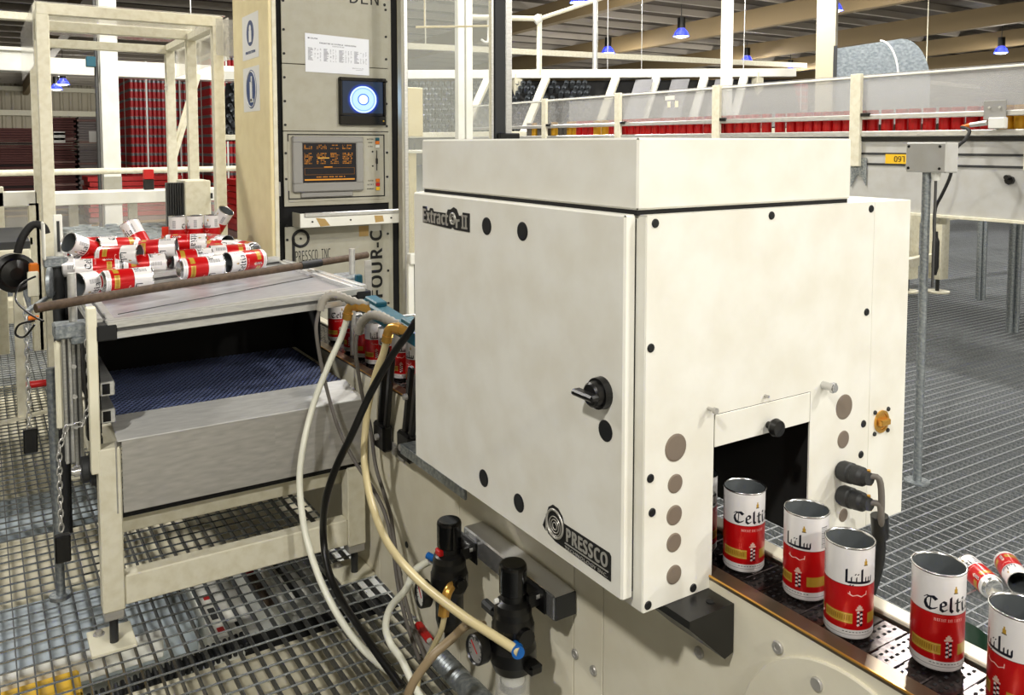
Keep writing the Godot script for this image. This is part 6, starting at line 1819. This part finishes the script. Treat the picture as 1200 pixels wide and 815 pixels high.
# ---------------------------------------------------------------- steelwork and ducts further off
func make_far_steel() -> void:
	solo("long_beam", "heavy white beam high at the left edge behind the canopy", "beam", mb().span(Vector3(-3.0, 2.06, -10.75), Vector3(0.62, 2.27, -10.5), 0.006).span(Vector3(-3.0, 2.27, -10.8), Vector3(0.64, 2.31, -10.45), 0.004), M("white_paint"))
	solo("long_beam", "heavy white beam seen through the canopy between its posts", "beam", mb().span(Vector3(0.68, 2.04, -10.75), Vector3(2.9, 2.22, -10.5), 0.006), M("white_paint"))
	solo("cross_beam", "thin cream beam high at the top left edge", "beam", mb().span(Vector3(-3.0, 2.62, -10.75), Vector3(0.55, 2.70, -10.6), 0.004), M("frame_cream"))
	var sq := thing("square_post", "tall white square post rising over the acrylic tunnel", "post", Vector3(5.82, 0, -5.5))
	part(sq, "shaft", mb().span(Vector3(5.785, 0.0, -5.54), Vector3(5.86, 5.0, -5.46), 0.003), M("white_paint"))
	var dp := thing("drop_pole", "thin grey pole hanging from the roof to the cream beam", "pole", Vector3(6.6, 2.1, -8.0))
	part(dp, "pole", mb().cyl(Vector3(6.33, 2.1, -8.1), Vector3(6.33, 5.0, -8.1), 0.03, 0.03, 10), M("alu"))
	for p in [[6.46, -8.02, "left"], [6.85, -7.85, "right"]]:
		solo("hanger_wire", "thin hanger wire %s of the pair beside the grey drop pole" % p[2], "wire", mb().cyl(Vector3(p[0], 2.1, p[1]), Vector3(p[0], 5.0, p[1]), 0.005, 0.005, 6), M("alu"))
	solo("hanger_wire", "thin hanger wire at the beam end right of the white square post", "wire", mb().cyl(Vector3(8.02, 2.16, -7.3), Vector3(8.06, 5.0, -7.3), 0.006, 0.006, 6), M("alu"))
	for p in [0, 1, 2]:
		solo("hanger_wire", ["thin wire above the canopy, nearest the white column", "thin wire above the canopy, middle of three", "thin wire above the canopy, nearest the cream cabinet"][p], "wire", mb().cyl(Vector3([2.2, 2.75, 2.95][p], 2.1, -10.6), Vector3([2.2, 2.75, 2.95][p], 5.0, -10.6), 0.008, 0.008, 6), M("alu"))
	var fr := thing("pipe_stand", "cream pipe frame with a white hook just right of the dark guard post", "frame", Vector3(5.6, 2.1, -8.5))
	part(fr, "upright", mb().cyl(Vector3(5.72, 2.1, -8.4), Vector3(5.72, 2.82, -8.4), 0.032, 0.032, 12), M("frame_cream"))
	part(fr, "arm", mb().cyl(Vector3(4.9, 2.75, -8.6), Vector3(5.72, 2.77, -8.4), 0.032, 0.032, 12).cyl(Vector3(5.72, 2.77, -8.4), Vector3(6.6, 3.1, -8.0), 0.026, 0.026, 10), M("frame_cream"))
	part(fr, "elbow_collar", mb().cyl(Vector3(5.66, 2.74, -8.41), Vector3(5.72, 2.78, -8.38), 0.055, 0.055, 10), M("label_white"))
	part(fr, "hook", mb().tube([Vector3(5.10, 2.72, -8.55), Vector3(5.10, 2.50, -8.55), Vector3(5.07, 2.47, -8.56), Vector3(5.02, 2.50, -8.58)], 0.014, 8), M("label_white"))
	solo("far_rail", "thin cream rail running level behind the posts under the roof", "rail", mb().bar(Vector3(5.2, 2.93, -13.2), Vector3(14.6, 2.90, -11.6), 0.08, 0.10).cyl(Vector3(6.5, 2.93, -12.98), Vector3(6.5, 5.1, -12.98), 0.012, 0.012, 6).cyl(Vector3(12.5, 2.93, -11.96), Vector3(12.5, 5.1, -11.96), 0.012, 0.012, 6), M("frame_cream"))
	solo("far_rail", "thin cream rail right of the curved duct", "rail", mb().bar(Vector3(14.9, 2.75, -11.3), Vector3(19.0, 2.55, -10.4), 0.06, 0.08).cyl(Vector3(17.5, 2.62, -10.73), Vector3(17.5, 5.1, -10.73), 0.012, 0.012, 6), M("frame_cream"))
	var col := thing("roof_column", "thick cream roof column left of the curved duct", "column", Vector3(10.3, 0, -7.9))
	part(col, "shaft", mb().bar(Vector3(10.29, 0, -7.82), Vector3(10.29, 5.0, -7.82), 0.24, 0.26, 0.004, Vector3(0.5, 0, 0.86)), M("column_cream"))
	var wp := thing("white_post", "white steel post standing behind the dusty glass", "post", Vector3(3.4, 0, -6.1))
	part(wp, "shaft", mb().span(Vector3(3.33, 0, -6.12), Vector3(3.39, 5.0, -6.06), 0.003).span(Vector3(3.40, 0, -6.13), Vector3(3.46, 5.0, -6.05), 0.003), M("white_paint"))
	solo("thin_pipe", "thin level pipe with a brass end behind the dusty glass", "pipe", mb().cyl(Vector3(2.05, 1.917, -4.21), Vector3(2.45, 1.925, -3.96), 0.006, 0.006, 8).cyl(Vector3(2.09, 1.918, -4.185), Vector3(2.09, 4.0, -4.185), 0.003, 0.003, 6), M("tube_beige"))
	# curved sheet duct
	var du := thing("curved_duct", "grey sheet metal duct bending down behind the acrylic tunnel", "duct", Vector3(9.2, 1.9, -6.2))
	var c := Vector3(9.05, 2.02, -6.28)
	var along := Vector3(0.603, 0, 0.798)
	var pr := PackedVector2Array([Vector2(-0.36, -0.45), Vector2(-0.36, 0.34), Vector2(0.3, 0.42)])
	for k in 9:
		var an := PI / 2 * (1.0 - k / 8.0)
		pr.append(Vector2(0.3 + 0.30 * cos(an), -0.10 + 0.52 * sin(an)))
	pr.append(Vector2(0.60, -0.45))
	part(du, "duct_body", mb().prism(pr, 0.7, Transform3D(Basis(along, Vector3.UP, along.cross(Vector3.UP)), c)), M("duct"))
	for q in [-0.25, 0.5]:
		var f: Vector3 = c + along * q + along.cross(Vector3.UP) * 0.35
		part(du, "support_post", mb().span(Vector3(f.x - 0.04, 0, f.z - 0.04), Vector3(f.x + 0.04, 1.6, f.z + 0.04)), M("frame_cream"))
	var seam := mb()
	for k in 9:
		var an := PI / 2 * (1.0 - k / 8.0)
		var an2 := PI / 2 * (1.0 - (k + 1) / 8.0)
		if k < 8:
			seam.bar(c + along * (0.08 + 0.2 * cos(an)) + Vector3(0, -0.05 + 0.46 * sin(an), 0) + along.cross(Vector3.UP) * 0.702, c + along * (0.08 + 0.2 * cos(an2)) + Vector3(0, -0.05 + 0.46 * sin(an2), 0) + along.cross(Vector3.UP) * 0.702, 0.02, 0.012, 0.0, along.cross(Vector3.UP))
	part(du, "seam", seam, M("alu"))
	part(du, "dark_flange", mb().bar(c + along * -0.38 + Vector3(0, -0.45, 0) + along.cross(Vector3.UP) * 0.36, c + along * -0.38 + Vector3(0, 0.37, 0) + along.cross(Vector3.UP) * 0.36, 0.72, 0.04, 0.0, along), M("cast_grey"))

# ---------------------------------------------------------------- pallets
func layered_stack(called: String, label: String, group: String, c: Vector3, sx: float, sz: float, layers: int, lh: float, mat: String, mat2: String, tagged: bool, lean := 0.0) -> void:
	var t := thing(called, label, "pallet stack", c, group)
	part(t, "pallet", mb().span(c + Vector3(-sx / 2, 0.0, -sz / 2), c + Vector3(sx / 2, 0.03, sz / 2)).span(c + Vector3(-sx / 2, 0.10, -sz / 2), c + Vector3(sx / 2, 0.13, sz / 2)).span(c + Vector3(-sx / 2, 0.0, sz / 2 - 0.1), c + Vector3(-sx / 2 + 0.1, 0.13, sz / 2)).span(c + Vector3(sx / 2 - 0.1, 0.0, sz / 2 - 0.1), c + Vector3(sx / 2, 0.13, sz / 2)), M("pallet_wood"))
	for k in layers:
		var y := 0.13 + k * lh
		var o := lean * (1.0 if k % 2 else -1.0)
		part(t, "layer", mb().span(c + Vector3(-sx / 2 + o, y, -sz / 2 + o), c + Vector3(sx / 2 + o, y + lh * 0.86, sz / 2 + o)), M(mat if k % 9 else mat2))
	if tagged:
		part(t, "white_tag", mb().span(c + Vector3(-0.08, 0.13 + layers * lh * 0.72, sz / 2 + 0.012), c + Vector3(0.10, 0.13 + layers * lh * 0.72 + 0.2, sz / 2 + 0.016)), M("label_white"))

func make_pallets() -> void:
	var g := "stacks of brown layer pads"
	layered_stack("pad_stack", "brown stack of layer pads with a white tag at the far left edge", g, Vector3(0.1, 0, -17.6), 1.6, 1.2, 34, 0.042, "pad_brown", "pad_dark", true, 0.012)
	layered_stack("pad_stack", "dark stack of layer pads right beside the tagged brown one", g, Vector3(0.95, 0, -19.0), 0.5, 1.2, 34, 0.042, "pad_dark", "pad_brown", false, 0.012)
	layered_stack("pad_stack", "brown stack of layer pads just right of the canopy's left post", g, Vector3(1.22, 0, -17.4), 0.52, 1.1, 36, 0.045, "pad_brown", "pad_light", true, 0.016)
	layered_stack("pad_stack", "greyish stack of layer pads with a pale tag left of the white column", g, Vector3(1.78, 0, -17.4), 0.5, 1.1, 38, 0.043, "pad_grey", "pad_light", true, 0.01)
	# stacks of printed cans, layer on layer with pads between
	var can := mb().lathe(PackedVector2Array([Vector2(0.033, 0.0), Vector2(0.033, 0.10)]), Vector3.ZERO, Vector3.UP, 8).mesh()
	can.surface_set_material(0, M("can_red_hazed"))
	var top := mb().lathe(PackedVector2Array([Vector2(0.0335, 0.10), Vector2(0.033, 0.135), Vector2(0, 0.135)]), Vector3.ZERO, Vector3.UP, 8).mesh()
	top.surface_set_material(0, M("can_dull"))
	var specs := [[2.55, -15.0, 17, 2.35], [2.50, -16.3, 17, 2.30], [2.58, -17.6, 16, 2.30], [2.60, -18.9, 16, 2.2], [2.75, -20.2, 15, 2.1], [3.45, -13.6, 17, 2.4], [13.2, -12.9, 17, 2.6], [14.4, -12.3, 17, 2.6]]
	var lab := ["red can pallet nearest behind the right canopy posts", "red can pallet second in the receding row", "red can pallet third in the receding row", "red can pallet fourth in the receding row", "red can pallet last in the receding row", "red can pallet seen between the two right canopy posts", "far red can pallet showing over the acrylic tunnel left of the white square post", "far red can pallet showing over the acrylic tunnel right of the white square post"]
	for i in specs.size():
		var s = specs[i]
		can_stack(lab[i], Vector3(s[0], 0, s[1]), 1.0, 1.1, s[2], can, top)
	# low stack of flat red trays
	layered_stack("tray_stack", "low stack of red and white trays before the red can pallets", "tray stacks", Vector3(2.0, 0.0, -14.0), 1.3, 0.8, 9, 0.075, "red", "pad_light", false, 0.01)
	layered_stack("tray_stack", "low stack of red and white trays right of the canopy posts", "tray stacks", Vector3(2.95, 0.0, -10.6), 0.6, 0.8, 9, 0.08, "red", "pad_light", false, 0.01)

func can_stack(label: String, c: Vector3, sx: float, sz: float, layers: int, can: Mesh, top: Mesh) -> void:
	var t := thing("can_pallet", label, "pallet stack", c, "pallets of red cans")
	part(t, "pallet", mb().span(c + Vector3(-sx / 2, 0.0, -sz / 2), c + Vector3(sx / 2, 0.12, sz / 2)), M("pallet_wood"))
	for k in layers:
		var y := 0.12 + k * 0.145
		part(t, "layer_pad", mb().span(c + Vector3(-sx / 2, y + 0.137, -sz / 2), c + Vector3(sx / 2, y + 0.143, sz / 2)), M("pad_light"))
	var xf := []
	for k in layers:
		var y := 0.12 + k * 0.145
		for i in 15:
			# outer rows only; the rest is hidden inside the block
			xf.append(Transform3D(Basis.IDENTITY, c + Vector3(-sx / 2 + 0.034 + i * 0.0666, y, sz / 2 - 0.034)))
		for j in 15:
			xf.append(Transform3D(Basis.IDENTITY, c + Vector3(-sx / 2 + 0.034, y, sz / 2 - 0.034 - (j + 1) * 0.0666)))
	many(t, "stacked_cans", can, xf)
	many(t, "can_tops", top, xf)
	part(t, "block_core", mb().span(c + Vector3(-sx / 2 + 0.07, 0.12, -sz / 2 + 0.02), c + Vector3(sx / 2 - 0.02, 0.12 + layers * 0.145, sz / 2 - 0.07)), M("pad_dark"))
	for x in [-0.25, 0.25]:
		part(t, "strap", mb().span(c + Vector3(x - 0.012, 0.0, sz / 2), c + Vector3(x + 0.012, 0.12 + layers * 0.145, sz / 2 + 0.004)), M("label_white"))
	part(t, "strap", mb().span(c + Vector3(-sx / 2 - 0.004, 0.0, -0.02), c + Vector3(-sx / 2, 0.12 + layers * 0.145, 0.02)), M("label_white"))
